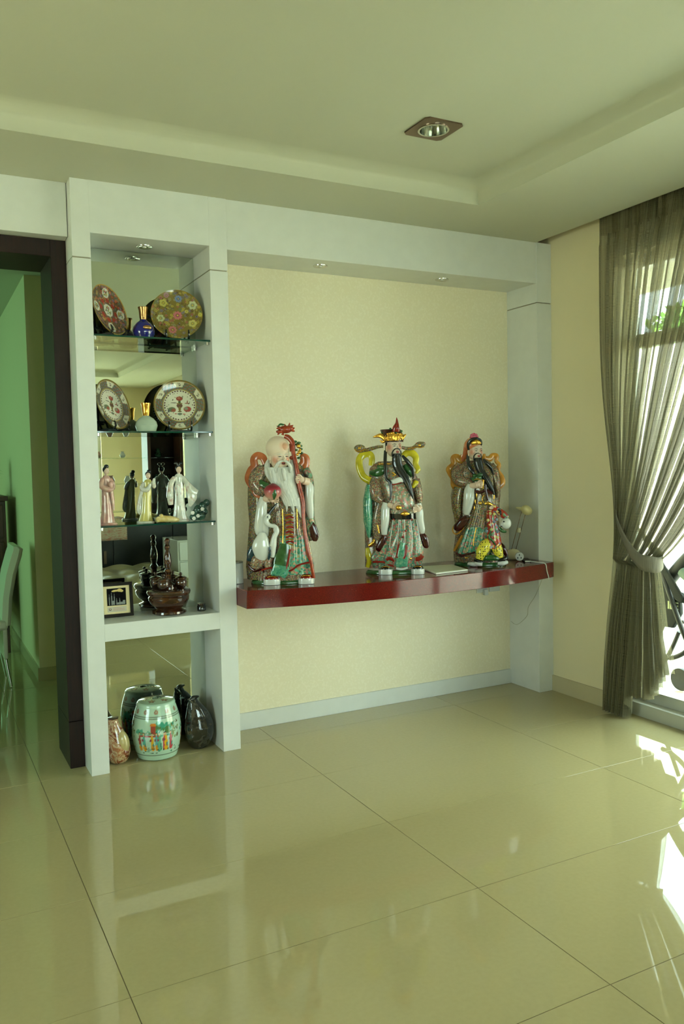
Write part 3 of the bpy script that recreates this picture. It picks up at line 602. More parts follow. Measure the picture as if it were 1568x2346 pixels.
def lady(x, z, h, gown, shawl, lean, pose, label, buns=2, y=4.09, rz=-0.25):
    s = h/0.30
    t = thing('lady_figurine', label, 'figurine', (x, y, z+.0005), rz)
    def S(v): return tuple(a*s for a in v)
    g = Geo(); loft(g, [(0.0, 0, 0, .040*s, .030*s, .02), (0.012*s, 0, 0, .038*s, .028*s, .05), (0.06*s, lean*.2*s, 0, .028*s, .022*s, .07), (0.12*s, lean*.4*s, 0, .024*s, .019*s, .07), (0.17*s, lean*.6*s, 0, .024*s, .018*s, .04), (0.20*s, lean*.8*s, 0, .019*s, .015*s, .02), (0.225*s, lean*.9*s, 0, .024*s, .015*s, 0), (0.24*s, lean*s, 0, .012*s, .010*s, 0)], 32, 9)
    g.obj('gown', gown, t)
    Geo().lathe([(0.046*s, 0), (0.048*s, 0.004*s), (0.044*s, 0.010*s), (0.030*s, 0.012*s)], 24).obj('plinth', shawl, t)
    L = lean*s
    g = Geo()
    if pose == 'flute':
        g.tube([(L-.020*s, 0, .222*s), (L-.034*s, -.012*s, .19*s), (L-.006*s, -.030*s, .185*s), (L+.012*s, -.03*s, .215*s)], [.012*s, .012*s, .014*s, .006*s], n=10)
        g.tube([(L+.020*s, 0, .222*s), (L+.032*s, -.014*s, .20*s), (L+.030*s, -.03*s, .225*s), (L+.034*s, -.03*s, .245*s)], [.012*s, .011*s, .010*s, .006*s], n=10)
        g.tube([(L-.03*s, -.01*s, .19*s), (L-.044*s, 0, .13*s), (L-.05*s, 0, .07*s), (L-.036*s, 0, .045*s)], [(.008*s, .006*s), (.014*s, .008*s), (.018*s, .008*s), (.004*s, .003*s)], n=10)
    elif pose == 'spread':
        g.tube([(L-.020*s, 0, .222*s), (L-.040*s, -.006*s, .19*s), (L-.046*s, -.01*s, .13*s), (L-.044*s, -.01*s, .085*s)], [.012*s, .015*s, .018*s, .012*s], n=12)
        g.tube([(L+.018*s, 0, .224*s), (L+.040*s, -.004*s, .19*s), (L+.062*s, -.008*s, .15*s), (L+.086*s, -.01*s, .135*s)], [(.012*s, .012*s), (.015*s, .012*s), (.026*s, .010*s), (.022*s, .006*s)], n=12)
        g.tube([(L+.064*s, -.008*s, .15*s), (L+.062*s, -.01*s, .115*s), (L+.05*s, -.01*s, .075*s)], [(.026*s, .008*s), (.024*s, .008*s), (.006*s, .004*s)], n=12)
        g.tube([(L-.006*s, -.022*s, .19*s), (L-.002*s, -.026*s, .13*s), (L+.0*s, -.030*s, .08*s)], [(.006*s, .003*s)]*3, n=8)
    else:
        g.tube([(L-.020*s, 0, .222*s), (L-.034*s, -.012*s, .19*s), (L-.008*s, -.030*s, .172*s), (L+.018*s, -.032*s, .176*s)], [.012*s, .013*s, .014*s, .007*s], n=10)
        g.tube([(L+.020*s, 0, .222*s), (L+.030*s, -.010*s, .195*s), (L+.020*s, -.028*s, .175*s)], [.012*s, .012*s, .008*s], n=10)
        g.tube([(L+.008*s, -.028*s, .178*s), (L+.018*s, -.024*s, .12*s), (L+.022*s, -.024*s, .07*s)], [(.010*s, .004*s), (.010*s, .004*s), (.004*s, .003*s)], n=10)
        g.ell((L+.006*s, -.034*s, .196*s), (.014*s, .008*s, .018*s), 12, 8)
    g.obj('sleeves', shawl, t)
    g = Geo(); g.lathe([(.0075*s, .236*s), (.0065*s, .250*s)], 12, (L, 0, 0)); g.ell((L+.001*s, -.002*s, .262*s), (.0135*s, .0145*s, .0175*s), 18, 12); g.ell((L+.003*s, -.0165*s, .259*s), (.002*s, .003*s, .0035*s), 8, 6)
    hd = g.obj('head', 'skin', t)
    e = Geo()
    for sx in (-1, 1): e.ell((L+.003*s+sx*.0055*s, -.0158*s, .264*s), (.0022*s, .001*s, .0008*s), 8, 4)
    e.obj('eyes', 'hair', hd)
    Geo().ell((L+.003*s, -.0165*s, .2525*s), (.0022*s, .001*s, .001*s), 8, 4).obj('lips', 'red', hd)
    g = Geo(); g.ell((L, .003*s, .268*s), (.0150*s, .0150*s, .0150*s), 18, 12)
    if buns == 2:
        for sx in (-1, 1): g.tube([(L+sx*.003*s, 0, .280*s), (L+sx*.008*s, 0, .292*s), (L+sx*.013*s, 0, .294*s)], [.005*s, .006*s, .007*s], n=10); g.ell((L+sx*.012*s, 0, .294*s), (.009*s, .008*s, .008*s), 12, 8)
    else: g.ell((L+.006*s, .004*s, .284*s), (.012*s, .012*s, .010*s), 12, 8)
    g.obj('hair_bun', 'hair', t)
M['rose'] = noisy('rose_glaze', [(0.35, (0.72, 0.52, 0.50)), (0.65, (0.78, 0.66, 0.60))], 30, rough=0.15, coat=0.5)
M['lemon'] = plain('lemon_glaze', (0.76, 0.72, 0.42), 0.12, coat=0.5); M['paleporc'] = noisy('pale_porcelain', [(0.35, (0.72, 0.74, 0.70)), (0.55, (0.82, 0.82, 0.78)), (0.68, (0.72, 0.62, 0.58))], 35, rough=0.12, coat=0.5)
lady(0.833, z3, 0.302, 'rose', 'rose', 0.0, 'fold', 'porcelain lady figurine in a pink robe, far left on the lowest glass shelf', 1, y=4.08, rz=0.35)
lady(1.022, z3, 0.272, 'lemon', 'paleporc', 0.02, 'flute', 'porcelain lady figurine in a yellow skirt holding up a flute, middle of the shelf', 1)
lady(1.199, z3, 0.302, 'paleporc', 'paleporc', 0.0, 'spread', 'porcelain lady figurine in a white robe spreading one wide sleeve', 2)
t = thing('reclining_figurine', 'low cream-yellow porcelain ornament lying at the white lady figurine\'s feet', 'figurine', (1.118, 4.045, z3+.0005))
M['butter'] = noisy('butter_glaze', [(0.35, (0.72, 0.62, 0.34)), (0.65, (0.80, 0.74, 0.52))], 40, rough=0.2, coat=0.4)
g = Geo(); g.tube([(-.055, 0, .012), (-.03, 0, .020), (0, 0, .018), (.03, -.004, .015), (.06, 0, .010)], [(.011, .014), (.018, .02), (.017, .02), (.015, .018), (.008, .01)], n=14); g.obj('drapery', 'butter', t)
Geo().ell((-.030, -.008, .034), (.011, .011, .011)).ell((-.045, -.008, .026), (.008, .008, .007)).obj('head', 'butter', t)
t = thing('flower_rock', 'dark green ornamental rock with white blossoms at right of the lowest glass shelf', 'ornament', (1.292, 4.075, z3+.0005))
M['rock'] = noisy('green_rock', [(0.35, (0.05, 0.16, 0.13)), (0.65, (0.20, 0.36, 0.30))], 40, rough=0.2, coat=0.4, bump=0.5)
g = Geo(); rr = random.Random(2)
for (a, b, c_, r) in [(-.02, 0, .02, .028), (.01, 0, .025, .030), (.0, 0, .055, .026), (.025, 0, .075, .022), (.045, 0, .090, .018), (.03, 0, .045, .02), (-.012, 0, .045, .02)]: g.ell((a, b, c_*1.0), (r, r*0.7, min(r, c_*0.98)), 12, 8, Matrix.Rotation(rr.uniform(-.6, .6)*0, 3, 'Y'))
g.obj('rock', 'rock', t)
for (a, b) in ((-.040, .042), (-.012, .026), (-.034, .014), (.012, .060)):
    f = Geo()
    for k in range(6): q = 2*PI*k/6; f.ell((a+.006*math.cos(q), -.030, b+.006*math.sin(q)), (.0045, .002, .0045), 8, 5)
    f.ell((a, -.032, b), (.003, .002, .003), 8, 5); f.obj('blossom', 'porc_white', t)

# ------------------------------------------------------------------ wooden shelf: picture frame, turned wood condiment set, small dark cup
zs = 0.7285
t = thing('picture_frame', 'small dark picture frame with cream mount and a night picture of lit towers', 'picture frame', (0.880, 4.150, zs+.0015), -0.05)
FW, FH, ft = 0.162, 0.172, 0.016
tl = Matrix.Rotation(-0.10, 4, 'X'); fm = plain('dark_frame', (0.12, 0.095, 0.07), 0.6, spec=0.2)
def tilted(o): o.matrix_local = tl; return o
fg = Geo().box(-FW/2, FW/2, 0, 0.012, 0, ft).box(-FW/2, FW/2, 0, 0.012, FH-ft, FH).box(-FW/2, -FW/2+ft, 0, 0.012, ft, FH-ft).box(FW/2-ft, FW/2, 0, 0.012, ft, FH-ft)
tilted(fg.obj('frame', fm, t, bevel=0.002))
tilted(Geo().box(-FW/2+ft, FW/2-ft, 0.006, 0.010, ft, FH-ft).obj('mount', plain('cream_mount', (0.92, 0.86, 0.68), 0.8, spec=0.2), t))
pic = tilted(Geo().box(-.047, .047, 0.0045, 0.0058, .058, .144).obj('picture', plain('night_picture', (0.03, 0.02, 0.02), 0.7, spec=0.1), t))
g = Geo()
for (x, h0, w_) in ((-.036, .052, .004), (-.024, .060, .0045), (-.011, .054, .004), (.0, .030, .004), (.015, .030, .004)): g.box(x-w_/2, x+w_/2, .0038, .0046, .062, .062+h0*.75); g.box(x-w_/5, x+w_/5, .0038, .0046, .06, .064+h0)
for (x, a, b) in ((-.018, .018, .020), (.022, .02, .012), (.036, .012, .020), (.008, .022, .010)): g.box(x-a/2, x+a/2, .0038, .0046, .062, .062+b)
g.obj('tower_print', plain('silver_print', (0.52, 0.54, 0.52), 0.4), pic)
g = Geo().ell((0, .0042, .132), (.020, .0006, .005)).ell((.016, .0042, .133), (.013, .0006, .008)).ell((.026, .0042, .129), (.009, .0006, .006)).ell((-.012, .0042, .130), (.012, .0006, .004))
g.obj('cloud_print', plain('yellow_print', (0.85, 0.74, 0.42), 0.4), pic)
cp = tilted(Geo().box(-.047, .047, 0.0045, 0.0058, .026, .052).obj('caption_card', plain('card', (0.78, 0.76, 0.68), 0.5), t))
g = Geo()
for i in range(4):
    for j in range(7-(i == 3)*2): g.box(-.018+j*.008, -.018+j*.008+.006, .004, .0046, .032+i*.0045, .0338+i*.0045)
g.obj('caption_lines', plain('pink_print', (0.76, 0.55, 0.52), 0.5), cp)
Geo().ell((-.034, .0042, .040), (.0065, .0005, .0065)).obj('emblem', plain('emblem_print', (0.36, 0.22, 0.2), 0.5), cp)
Geo().ell((-.034, .0038, .041), (.004, .0005, .004)).obj('emblem_centre', plain('emblem_c', (0.78, 0.74, 0.66), 0.5), cp)
M['rosewood'] = noisy('turned_rosewood', [(0.3, (0.08, 0.035, 0.02)), (0.5, (0.19, 0.085, 0.035)), (0.72, (0.36, 0.20, 0.07))], 10, rough=0.12, stretch=(1, 1, 7), coat=0.8, distort=1)
t = thing('wooden_centrepiece', 'turned dark wood bowl with tall spindle handle and small lidded jars', 'ornament', (1.135, 4.118, zs))
Geo().lathe([(0.080, 0), (0.088, 0.006), (0.086, 0.016), (0.070, 0.022), (0.062, 0.028), (0.075, 0.036), (0.092, 0.052), (0.102, 0.070), (0.104, 0.085), (0.098, 0.094), (0.108, 0.102), (0.112, 0.112), (0.108, 0.122), (0.095, 0.128), (0.05, 0.128)], 44).obj('bowl', 'rosewood', t, ang=30)
Geo().lathe([(0.040, 0.128), (0.040, 0.150), (0.030, 0.155), (0.016, 0.165), (0.015, 0.20), (0.022, 0.215), (0.013, 0.230), (0.017, 0.245), (0.021, 0.27), (0.017, 0.30), (0.010, 0.325), (0.014, 0.332), (0.015, 0.345), (0.010, 0.355), (0.014, 0.366), (0.015, 0.376), (0.008, 0.386)], 24).obj('spindle_handle', 'rosewood', t, ang=30)
for k in range(4):
    a = PI/4+k*PI/2+0.15; j = Geo().lathe([(0.014, 0), (0.022, 0.004), (0.030, 0.020), (0.031, 0.036), (0.026, 0.046), (0.030, 0.050)], 24).obj('jar', 'rosewood', t, ang=30)
    j.location = (0.067*math.cos(a), 0.067*math.sin(a), 0.1285)
    Geo().lathe([(0.031, 0.050), (0.032, 0.055), (0.022, 0.060), (0.006, 0.064), (0.005, 0.068), (0.009, 0.072), (0.009, 0.078), (0.004, 0.082)], 24).obj('lid', 'rosewood', j, ang=30)
t = thing('wooden_cup', 'tiny dark turned cup standing alone beside the wooden centrepiece', 'cup', (1.296, 4.085, zs))
Geo().lathe([(0.018, 0), (0.0225, 0.003), (0.023, 0.028), (0.020, 0.032)], 24).obj('base', 'black_porc', t)
Geo().lathe([(0.018, 0.032), (0.022, 0.034), (0.022, 0.040), (0.010, 0.044)], 24).obj('lid', 'rosewood', t)

# ------------------------------------------------------------------ floor of the cabinet: drum stool, two stone vases
t = thing('drum_stool', 'pale celadon porcelain drum stool painted with figures in a garden', 'stool', (1.052, 4.126, 0.0005))
prof = [(0.088, 0), (0.092, 0.002)]
for i in range(1, 60):
    q = i/60; prof.append((0.093+0.031*math.sin(PI*min(1, q*0.93+0.05))**0.9, 0.002+0.272*q))
prof += [(0.098, 0.278), (0.094, 0.284), (0.088, 0.287)]
n = 220; g = Geo(); g.lathe(prof, n, close=False); o = g.obj('body', 'paint', t)
def stool_deco(co):
    a = np.arctan2(co[:, 1], co[:, 0]); u = a+PI/2+0.25; u = (u+PI) % (2*PI)-PI; z = co[:, 2]/0.287; c = np.zeros((len(z), 3)); c[:] = (0.66, 0.78, 0.70); rs = np.random.RandomState(8)
    for zz in (0.12, 0.765, 0.80): c[np.abs(z-zz) < 0.005] = (0.35, 0.38, 0.32)
    for k in range(12):
        x = k*PI/6-PI; dd = np.hypot((u-x+PI) % (2*PI)-PI, (z-0.87)*2.4); c[(dd < 0.10) & (dd > 0.02)] = (0.56, 0.44, 0.36)
    def bl(x, y, rx, ry, q): c[np.hypot((u-x)/rx, (z-y)/ry) < 1] = q
    for k in (-1, 0, 1):
        X = k*2.09
        for _ in range(60): bl(X+rs.uniform(-.05, .72), rs.uniform(.46, .69), rs.uniform(.04, .11), rs.uniform(.02, .05), [(0.22, 0.56, 0.46), (0.34, 0.66, 0.55), (0.30, 0.46, 0.26)][rs.randint(3)])
        for _ in range(14): bl(X+rs.uniform(-.95, -.3), rs.uniform(.44, .56), rs.uniform(.03, .08), rs.uniform(.02, .04), (0.30, 0.60, 0.50))
        for _ in range(22): bl(X+rs.uniform(.6, 1.0), rs.uniform(.40, .72), rs.uniform(.02, .06), rs.uniform(.01, .03), [(0.42, 0.50, 0.25), (0.36, 0.34, 0.2)][rs.randint(2)])
        c[(np.abs(u-X+.15) < .10) & (np.abs(z-.58) < .08)] = (0.60, 0.26, 0.20); c[(np.abs(u-X+.15) < .17-(z-.62)*1.0) & (np.abs(z-.67) < .03)] = (0.78, 0.45, 0.12)
        c[(np.abs(u-X+.35) < .45) & (np.abs(z-.47) < .012)] = (0.62, 0.22, 0.16); c[(np.abs(u-X+.5) < .3) & (np.abs(z-.52) < .02)] = (0.4, 0.5, 0.35)
        for x, q in ((-.75, (0.62, 0.28, 0.2)), (-.55, (0.30, 0.62, 0.55)), (-.2, (0.82, 0.62, 0.14)), (-.02, (0.35, 0.60, 0.62)), (.3, (0.72, 0.28, 0.3)), (.36, (0.84, 0.64, 0.14)), (.58, (0.66, 0.22, 0.24)), (.1, (0.35, 0.62, 0.5))):
            bl(X+x, .37, .062, .12, q); bl(X+x+.02, .26, .085, .06, q if x > 0 else (0.80, 0.55, 0.14)); bl(X+x, .505, .030, .026, (0.80, 0.66, 0.52)); bl(X+x, .532, .030, .012, (0.12, 0.1, 0.1)); bl(X+x-.06, .40, .04, .025, (0.5, 0.24, 0.3)); bl(X+x+.05, .31, .03, .04, (0.24, 0.45, 0.42))
        for _ in range(30): bl(X+rs.uniform(-.9, .9), rs.uniform(.15, .26), rs.uniform(.02, .07), rs.uniform(.005, .012), [(0.16, 0.26, 0.2), (0.25, 0.50, 0.42), (0.3, 0.3, 0.2)][rs.randint(3)])
    return c
paint(o, stool_deco)
g = Geo(); vs = []; fs = []; nr = 30; n = 120
for i in range(nr):
    q = 0.018+(0.090-0.018)*i/(nr-1)
    for k in range(n): a = 2*PI*k/n; vs.append((q*math.cos(a), q*math.sin(a), 0.287+0.010*(1-(q/0.090)**2)))
for i in range(nr-1):
    for k in range(n): fs.append((i*n+k, i*n+(k+1) % n, (i+1)*n+(k+1) % n, (i+1)*n+k))
vs += [(0.018*math.cos(2*PI*k/n), 0.018*math.sin(2*PI*k/n), 0.285) for k in range(n)]; b0 = nr*n
fs += [(k, (k+1) % n, b0+(k+1) % n, b0+k) for k in range(n)]; fs.append(tuple(range(b0, b0+n)))
g.add(vs, fs); o = g.obj('top', 'paint', t)
def top_deco(co):
    X, Y = co[:, 0]/.09, co[:, 1]/.09; r = np.hypot(X, Y); c = np.zeros((len(X), 3)); c[:] = (0.58, 0.68, 0.58)
    for k in range(5):
        a = k*2*PI/5+0.3; d = np.hypot(X-.62*math.cos(a), Y-.62*math.sin(a)); th = np.arctan2(Y-.62*math.sin(a), X-.62*math.cos(a)); c[d < .17+.05*np.cos(5*th)] = (0.45, 0.36, 0.28); c[d < .06] = (0.62, 0.60, 0.4)
    c[(np.abs(r-.30) < .03)] = (0.42, 0.50, 0.40); c[r < .2] = (0.25, 0.27, 0.22); return c
paint(o, top_deco)
M['marble_br'] = noisy('brown_marble', [(0.30, (0.30, 0.12, 0.06)), (0.42, (0.55, 0.30, 0.18)), (0.5, (0.78, 0.70, 0.55)), (0.58, (0.62, 0.36, 0.2)), (0.7, (0.80, 0.72, 0.58))], 14, rough=0.1, distort=2.5, coat=0.6)
t = thing('stone_vase', 'brown and cream marbled stone vase with pale oval face, left of the drum stool', 'vase', (0.850, 4.12, 0.0005), -0.15)
g = Geo(); loft(g, [(0.0, .004, 0, .028, .024), (0.012, .004, 0, .044, .036), (0.055, .004, 0, .060, .046), (0.10, 0, 0, .060, .046), (0.15, -.006, 0, .044, .036), (0.195, -.014, 0, .028, .024), (0.218, -.018, 0, .024, .021), (0.226, -.018, 0, .027, .024)], 36); g.obj('body', 'marble_br', t)
Geo().ell((.022, -.016, .105), (.036, .030, .062), 28, 18, Matrix.Rotation(-.16, 3, 'Y')).obj('oval_face', plain('cream_stone', (0.74, 0.68, 0.48), 0.12, coat=0.5), t)
Geo().lathe([(.021, .2262), (.027, .2262), (.028, .230), (.023, .231)], 24, (-.018, 0, 0)).obj('lip', 'maroon', t)
M['marble_bk'] = noisy('dark_marble', [(0.30, (0.05, 0.06, 0.05)), (0.5, (0.13, 0.13, 0.12)), (0.62, (0.26, 0.25, 0.22)), (0.75, (0.10, 0.10, 0.09))], 30, rough=0.06, distort=1.5, coat=0.8)
t = thing('stone_vase', 'dark speckled polished stone vase leaning near the right side panel', 'vase', (1.267, 4.125, 0.0005), -0.15)
g = Geo(); loft(g, [(0.0, .004, 0, .030, .024), (0.012, .006, 0, .048, .036), (0.06, .012, 0, .072, .050), (0.11, .012, 0, .078, .052), (0.17, .006, 0, .066, .046), (0.22, -.006, 0, .044, .034), (0.245, -.016, 0, .028, .024), (0.262, -.022, .0, .024, .018)], 36); g.obj('body', 'marble_bk', t)
g = Geo(); g.tube([(-.030, 0, .246), (-.018, 0, .266), (.012, 0, .272)], [(.012, .016), (.012, .018), (.004, .010)], n=14); g.obj('slanted_lip', 'marble_bk', t)

# ------------------------------------------------------------------ red floating shelf (bowed front) and the three porcelain elders
m, nt, b = new_mat('red_quartz')
tc = nt.nodes.new('ShaderNodeTexCoord'); v = nt.nodes.new('ShaderNodeTexVoronoi'); v.inputs['Scale'].default_value = 90
n1 = nt.nodes.new('ShaderNodeTexNoise'); n1.inputs['Scale'].default_value = 220
lt = nt.nodes.new('ShaderNodeMath'); lt.operation = 'LESS_THAN'; lt.inputs[1].default_value = 0.10
mu = nt.nodes.new('ShaderNodeMix'); mu.data_type = 'RGBA'; mu.inputs[7].default_value = col((0.62, 0.45, 0.40))
rp = ramp(nt, [(0.35, (0.31, 0.05, 0.04)), (0.65, (0.40, 0.085, 0.065))])
sepc = nt.nodes.new('ShaderNodeSeparateColor'); g3 = nt.nodes.new('ShaderNodeMath'); g3.operation = 'GREATER_THAN'; g3.inputs[1].default_value = 0.86; mm = nt.nodes.new('ShaderNodeMath'); mm.operation = 'MULTIPLY'
for x in (v, n1): nt.links.new(tc.outputs['Object'], x.inputs['Vector'])
nt.links.new(v.outputs['Distance'], lt.inputs[0]); nt.links.new(v.outputs['Color'], sepc.inputs[0]); nt.links.new(sepc.outputs[0], g3.inputs[0]); nt.links.new(lt.outputs[0], mm.inputs[0]); nt.links.new(g3.outputs[0], mm.inputs[1])
nt.links.new(n1.outputs['Fac'], rp.inputs[0]); nt.links.new(rp.outputs[0], mu.inputs[6]); nt.links.new(mm.outputs[0], mu.inputs[0]); nt.links.new(mu.outputs[2], b.inputs['Base Color'])
b.inputs['Roughness'].default_value = 0.10; M['redstone'] = m
ZS = 0.849
pts = [(XD+.001, YB-.001), (XD+.001, 3.850)]
for k in range(1, 24):
    q = k/24; x = XD+(XE-XD)*q; pts.append((x, 3.850-0.142*(1-(2*q-1)**2)**0.9))
pts += [(XE-.001, 3.852), (XE-.001, YB-.001)]
rs_ = Geo().prism([(x-2.465, y-4.0) for x, y in pts], -0.093, 0).obj('floating_shelf', 'redstone', None, bevel=0.002, ang=25); rs_.location = (2.465, 4.0, ZS)
tag(rs_, 'deep red stone wall shelf with a gently bowed front spanning the alcove', 'shelf')

class Fr:
    """local frame for a statue turned towards the room: x across, -y forward, z up"""
    def __init__(s, S, x0, y0): s.S = S; s.x0 = x0; s.y0 = y0
    def __call__(s, cx, cy, v=0):
        z = (s.y0+0.14*v-cy)/s.S; return Vector(((cx-s.x0)/s.S+0.018*z, -v/s.S, z))
    def tube(s, g, pts, rad, n=12, sub=6):
        R = [((r[0]/s.S, r[1]/s.S) if isinstance(r, (tuple, list)) else r/s.S) for r in (rad if isinstance(rad, list) else [rad]*len(pts))]
        return g.tube([s(*p) for p in pts], R, n=n, sub=sub)
    def ell(s, g, c, r, n=18, m=12, R=None): return g.ell(s(*c), tuple(x/s.S for x in r), n, m, R)
    def loft(s, g, secs, n=96, pleat=0, sub=6):
        """secs: (cy, xl, xr, vback, vfront, amp)"""
        out = []
        for q in secs:
            c = s((q[1]+q[2])/2, q[0], 0); out.append((c.z, c.x, -(q[3]+q[4])/2/s.S, (q[2]-q[1])/2/s.S, (q[4]-q[3])/2/s.S, q[5] if len(q) > 5 else 0))
        return loft(g, out, n, pleat, 0, sub)
    def band(s, g, line, v, th=14, w=14):
        return s.tube(g, [(x, y, v) for x, y in line], [(w, th)]*len(line), n=8)
def rotz(a): return Matrix.Rotation(a, 3, 'Z')
def roty(a): return Matrix.Rotation(a, 3, 'Y')
def hand(F, g, c, sz, dirx, curl=1, tilt=0.0):
    """palm with four bent fingers and a thumb; dirx=+1 fingers point right"""
    cx, cy, v = c
    F.ell(g, (cx, cy, v), (sz*0.62, sz*0.38, sz*0.62), 14, 10, roty(tilt))
    for k in range(4):
        oy = (k-1.5)*sz*0.34; L = sz*(1.0, 1.12, 1.05, 0.82)[k]
        p = [(cx+dirx*sz*0.35, cy+oy, v+sz*0.10), (cx+dirx*(sz*0.35+L*0.55), cy+oy+tilt*L*.4, v+sz*0.34), (cx+dirx*(sz*0.35+L*0.78*(1-0.35*curl)), cy+oy+L*0.10+tilt*L*.6, v+sz*(0.30-0.35*curl+.3)), (cx+dirx*(sz*0.35+L*(0.95-0.75*curl)), cy+oy+L*0.18+tilt*L*.5, v+sz*0.42)]
        F.tube(g, p, [sz*.19, sz*.175, sz*.16, sz*.12], n=8, sub=4)
    F.tube(g, [(cx-dirx*sz*0.1, cy-sz*0.35, v+sz*.15), (cx+dirx*sz*0.35, cy-sz*0.80, v+sz*.35), (cx+dirx*sz*0.8, cy-sz*0.86, v+sz*.35)], [sz*.2, sz*.18, sz*.12], n=8, sub=4)
def face(F, parent, c, r, turn, hairmat, skin='skin', smile=True, old=False):
    """head with nose, brows, eyes, ears, lips; turn = horizontal turn to the right (radians)"""
    cx, cy, v = c; rx, rz = r; R = rotz(turn)
    def at(u, z, f):   # u across face, z up, f forward fraction of radius
        p = R @ Vector((u*rx, -f*rx, 0)); q = F(cx, cy, v); return Vector((q.x+p.x/F.S, q.y+p.y/F.S, q.z+z*rz/F.S))
    S = F.S; g = Geo()
    g.ell(F(cx, cy, v), (rx/S*.92, rx/S*.97, rz/S), 30, 22, R)
    g.ell(at(0, -0.42, 0.22), (rx/S*.70, rx/S*.72, rz/S*.62), 24, 16, R)          # jaw
    g.tube([at(0, .10, .93), at(0, -.10, 1.08), at(0, -.20, 1.16), at(0, -.26, 1.0)], [rx/S*.07, rx/S*.09, rx/S*.13, rx/S*.05], n=10)  # nose
    for sx in (-1, 1):
        g.ell(at(sx*.13, -.22, 1.00), (rx/S*.08, rx/S*.08, rz/S*.05), 10, 8, R)
        g.ell(at(sx*.42, -.22, .74), (rx/S*.24, rx/S*.20, rz/S*.17), 14, 10, R)      # cheeks
        g.ell(at(sx*.34, .20, .82), (rx/S*.24, rx/S*.14, rz/S*.06), 14, 8, R)       # brow ridge
        g.ell(at(sx*.94, -.08, -.05), (rx/S*.10, rx/S*.20, rz/S*.24), 12, 10, R)    # ears
        g.ell(at(sx*.95, -.36, 0.02), (rx/S*.09, rx/S*.13, rz/S*.14), 12, 10, R)    # long lobes
    hd = g.obj('head', skin, parent)
    e = Geo(); e2 = Geo(); br = Geo()
    for sx in (-1, 1):
        e2.ell(at(sx*.36, .045, .88), (rx/S*.13, rx/S*.04, rz/S*.030), 14, 8, R)
        e.tube([at(sx*.20, .05, .965), at(sx*.36, .075, .95), at(sx*.53, .04, .865)], [rx/S*.022, rx/S*.028, rx/S*.018], n=8)
        e.ell(at(sx*.36, .045, .940), (rx/S*.048, rx/S*.02, rz/S*.04), 10, 6, R)
        br.tube([at(sx*.15, .20, .97), at(sx*.36, .265, .93), at(sx*.60, .20, .80)], [rx/S*.02, rx/S*.035, rx/S*.015], n=8)
    e2.obj('eye_white', 'porc_white', hd); e.obj('eyes', 'hair', hd); br.obj('brow', 'beardw' if old else 'hair', hd)
    l = Geo(); l.ell(at(0, -.50, .93), (rx/S*.20, rx/S*.06, rz/S*.085), 14, 8, R); l.obj('mouth', 'maroon' if smile else 'red', hd)
    l = Geo(); l.tube([at(-.19, -.455, .93), at(0, -.44, 1.0), at(.19, -.455, .93)], [rx/S*.03, rx/S*.045, rx/S*.03], n=8); l.tube([at(-.16, -.56, .93), at(0, -.60, .99), at(.16, -.56, .93)], [rx/S*.03, rx/S*.045, rx/S*.03], n=8); l.obj('lips', 'pinkskin', hd)
    return at, hd
M['pinkskin'] = plain('blushed_skin', (0.72, 0.36, 0.30), 0.25, coat=0.3)
SK = M['skin_old'] = None
def skin_blush(name, spots):
    """skin glaze with rosy cheeks and forehead painted on (object space spots)"""
    m, nt, b = new_mat(name); tc = nt.nodes.new('ShaderNodeTexCoord'); prev = None; base = col((0.84, 0.77, 0.69))
    for (p, r, cc) in spots:
        vm = nt.nodes.new('ShaderNodeVectorMath'); vm.operation = 'DISTANCE'; vm.inputs[1].default_value = p; nt.links.new(tc.outputs['Object'], vm.inputs[0])
        mr = nt.nodes.new('ShaderNodeMapRange'); mr.inputs[1].default_value = r*0.3; mr.inputs[2].default_value = r; mr.inputs[3].default_value = 1; mr.inputs[4].default_value = 0; nt.links.new(vm.outputs['Value'], mr.inputs[0])
        mx = nt.nodes.new('ShaderNodeMix'); mx.data_type = 'RGBA'; mx.inputs[7].default_value = col(cc); nt.links.new(mr.outputs[0], mx.inputs[0])
        if prev is None: mx.inputs[6].default_value = base
        else: nt.links.new(prev, mx.inputs[6])
        prev = mx.outputs[2]
    nt.links.new(prev, b.inputs['Base Color']); b.inputs['Roughness'].default_value = 0.36; b.inputs['Coat Weight'].default_value = 0.08
    return m

def base_and_shoes(F, t, x0, x1, depth, shoes, shoemat):
    g = Geo(); rr = []
    for z, e in ((0, 0.99), (0.003, 1.0), (0.014, 0.98), (0.020, 0.92)):
        ring = []
        for k in range(64):
            a = 2*PI*k/64; c = F((x0+x1)/2, F.y0, 0)
            ring.append(((c.x+(x1-x0)/2/F.S*math.cos(a)*e), depth/F.S*math.sin(a)*e, z))
        rr.append(ring)
    g.rings(rr).obj('base', 'green', t)
    for (xa, xb, v) in shoes:
        c = F((xa+xb)/2, 0, 0).x; hw = (xb-xa)/2/F.S; y = -v/F.S
        sg = Geo(); rr = []
        for z, e in ((0.001, 1.0), (0.020, 1.02), (0.030, 0.98)):
            rr.append([(c+hw*e*math.copysign(abs(math.cos(2*PI*k/40))**.6, math.cos(2*PI*k/40)), y+0.038*e*math.copysign(abs(math.sin(2*PI*k/40))**.8, math.sin(2*PI*k/40)), z) for k in range(40)])
        sh = sg.rings(rr).obj('shoe_sole', 'porc_white', t, ang=50)
        Geo().ell((c, y+0.004, 0.030), (hw*.86, 0.034, 0.022), 24, 14).obj('shoe_upper', shoemat, sh)
        Geo().tube([(c-hw*.5, y-.026, .042), (c, y-.032, .046), (c+hw*.5, y-.026, .042)], [.003, .0035, .003], n=8).obj('gilt_trim', 'gold', sh)

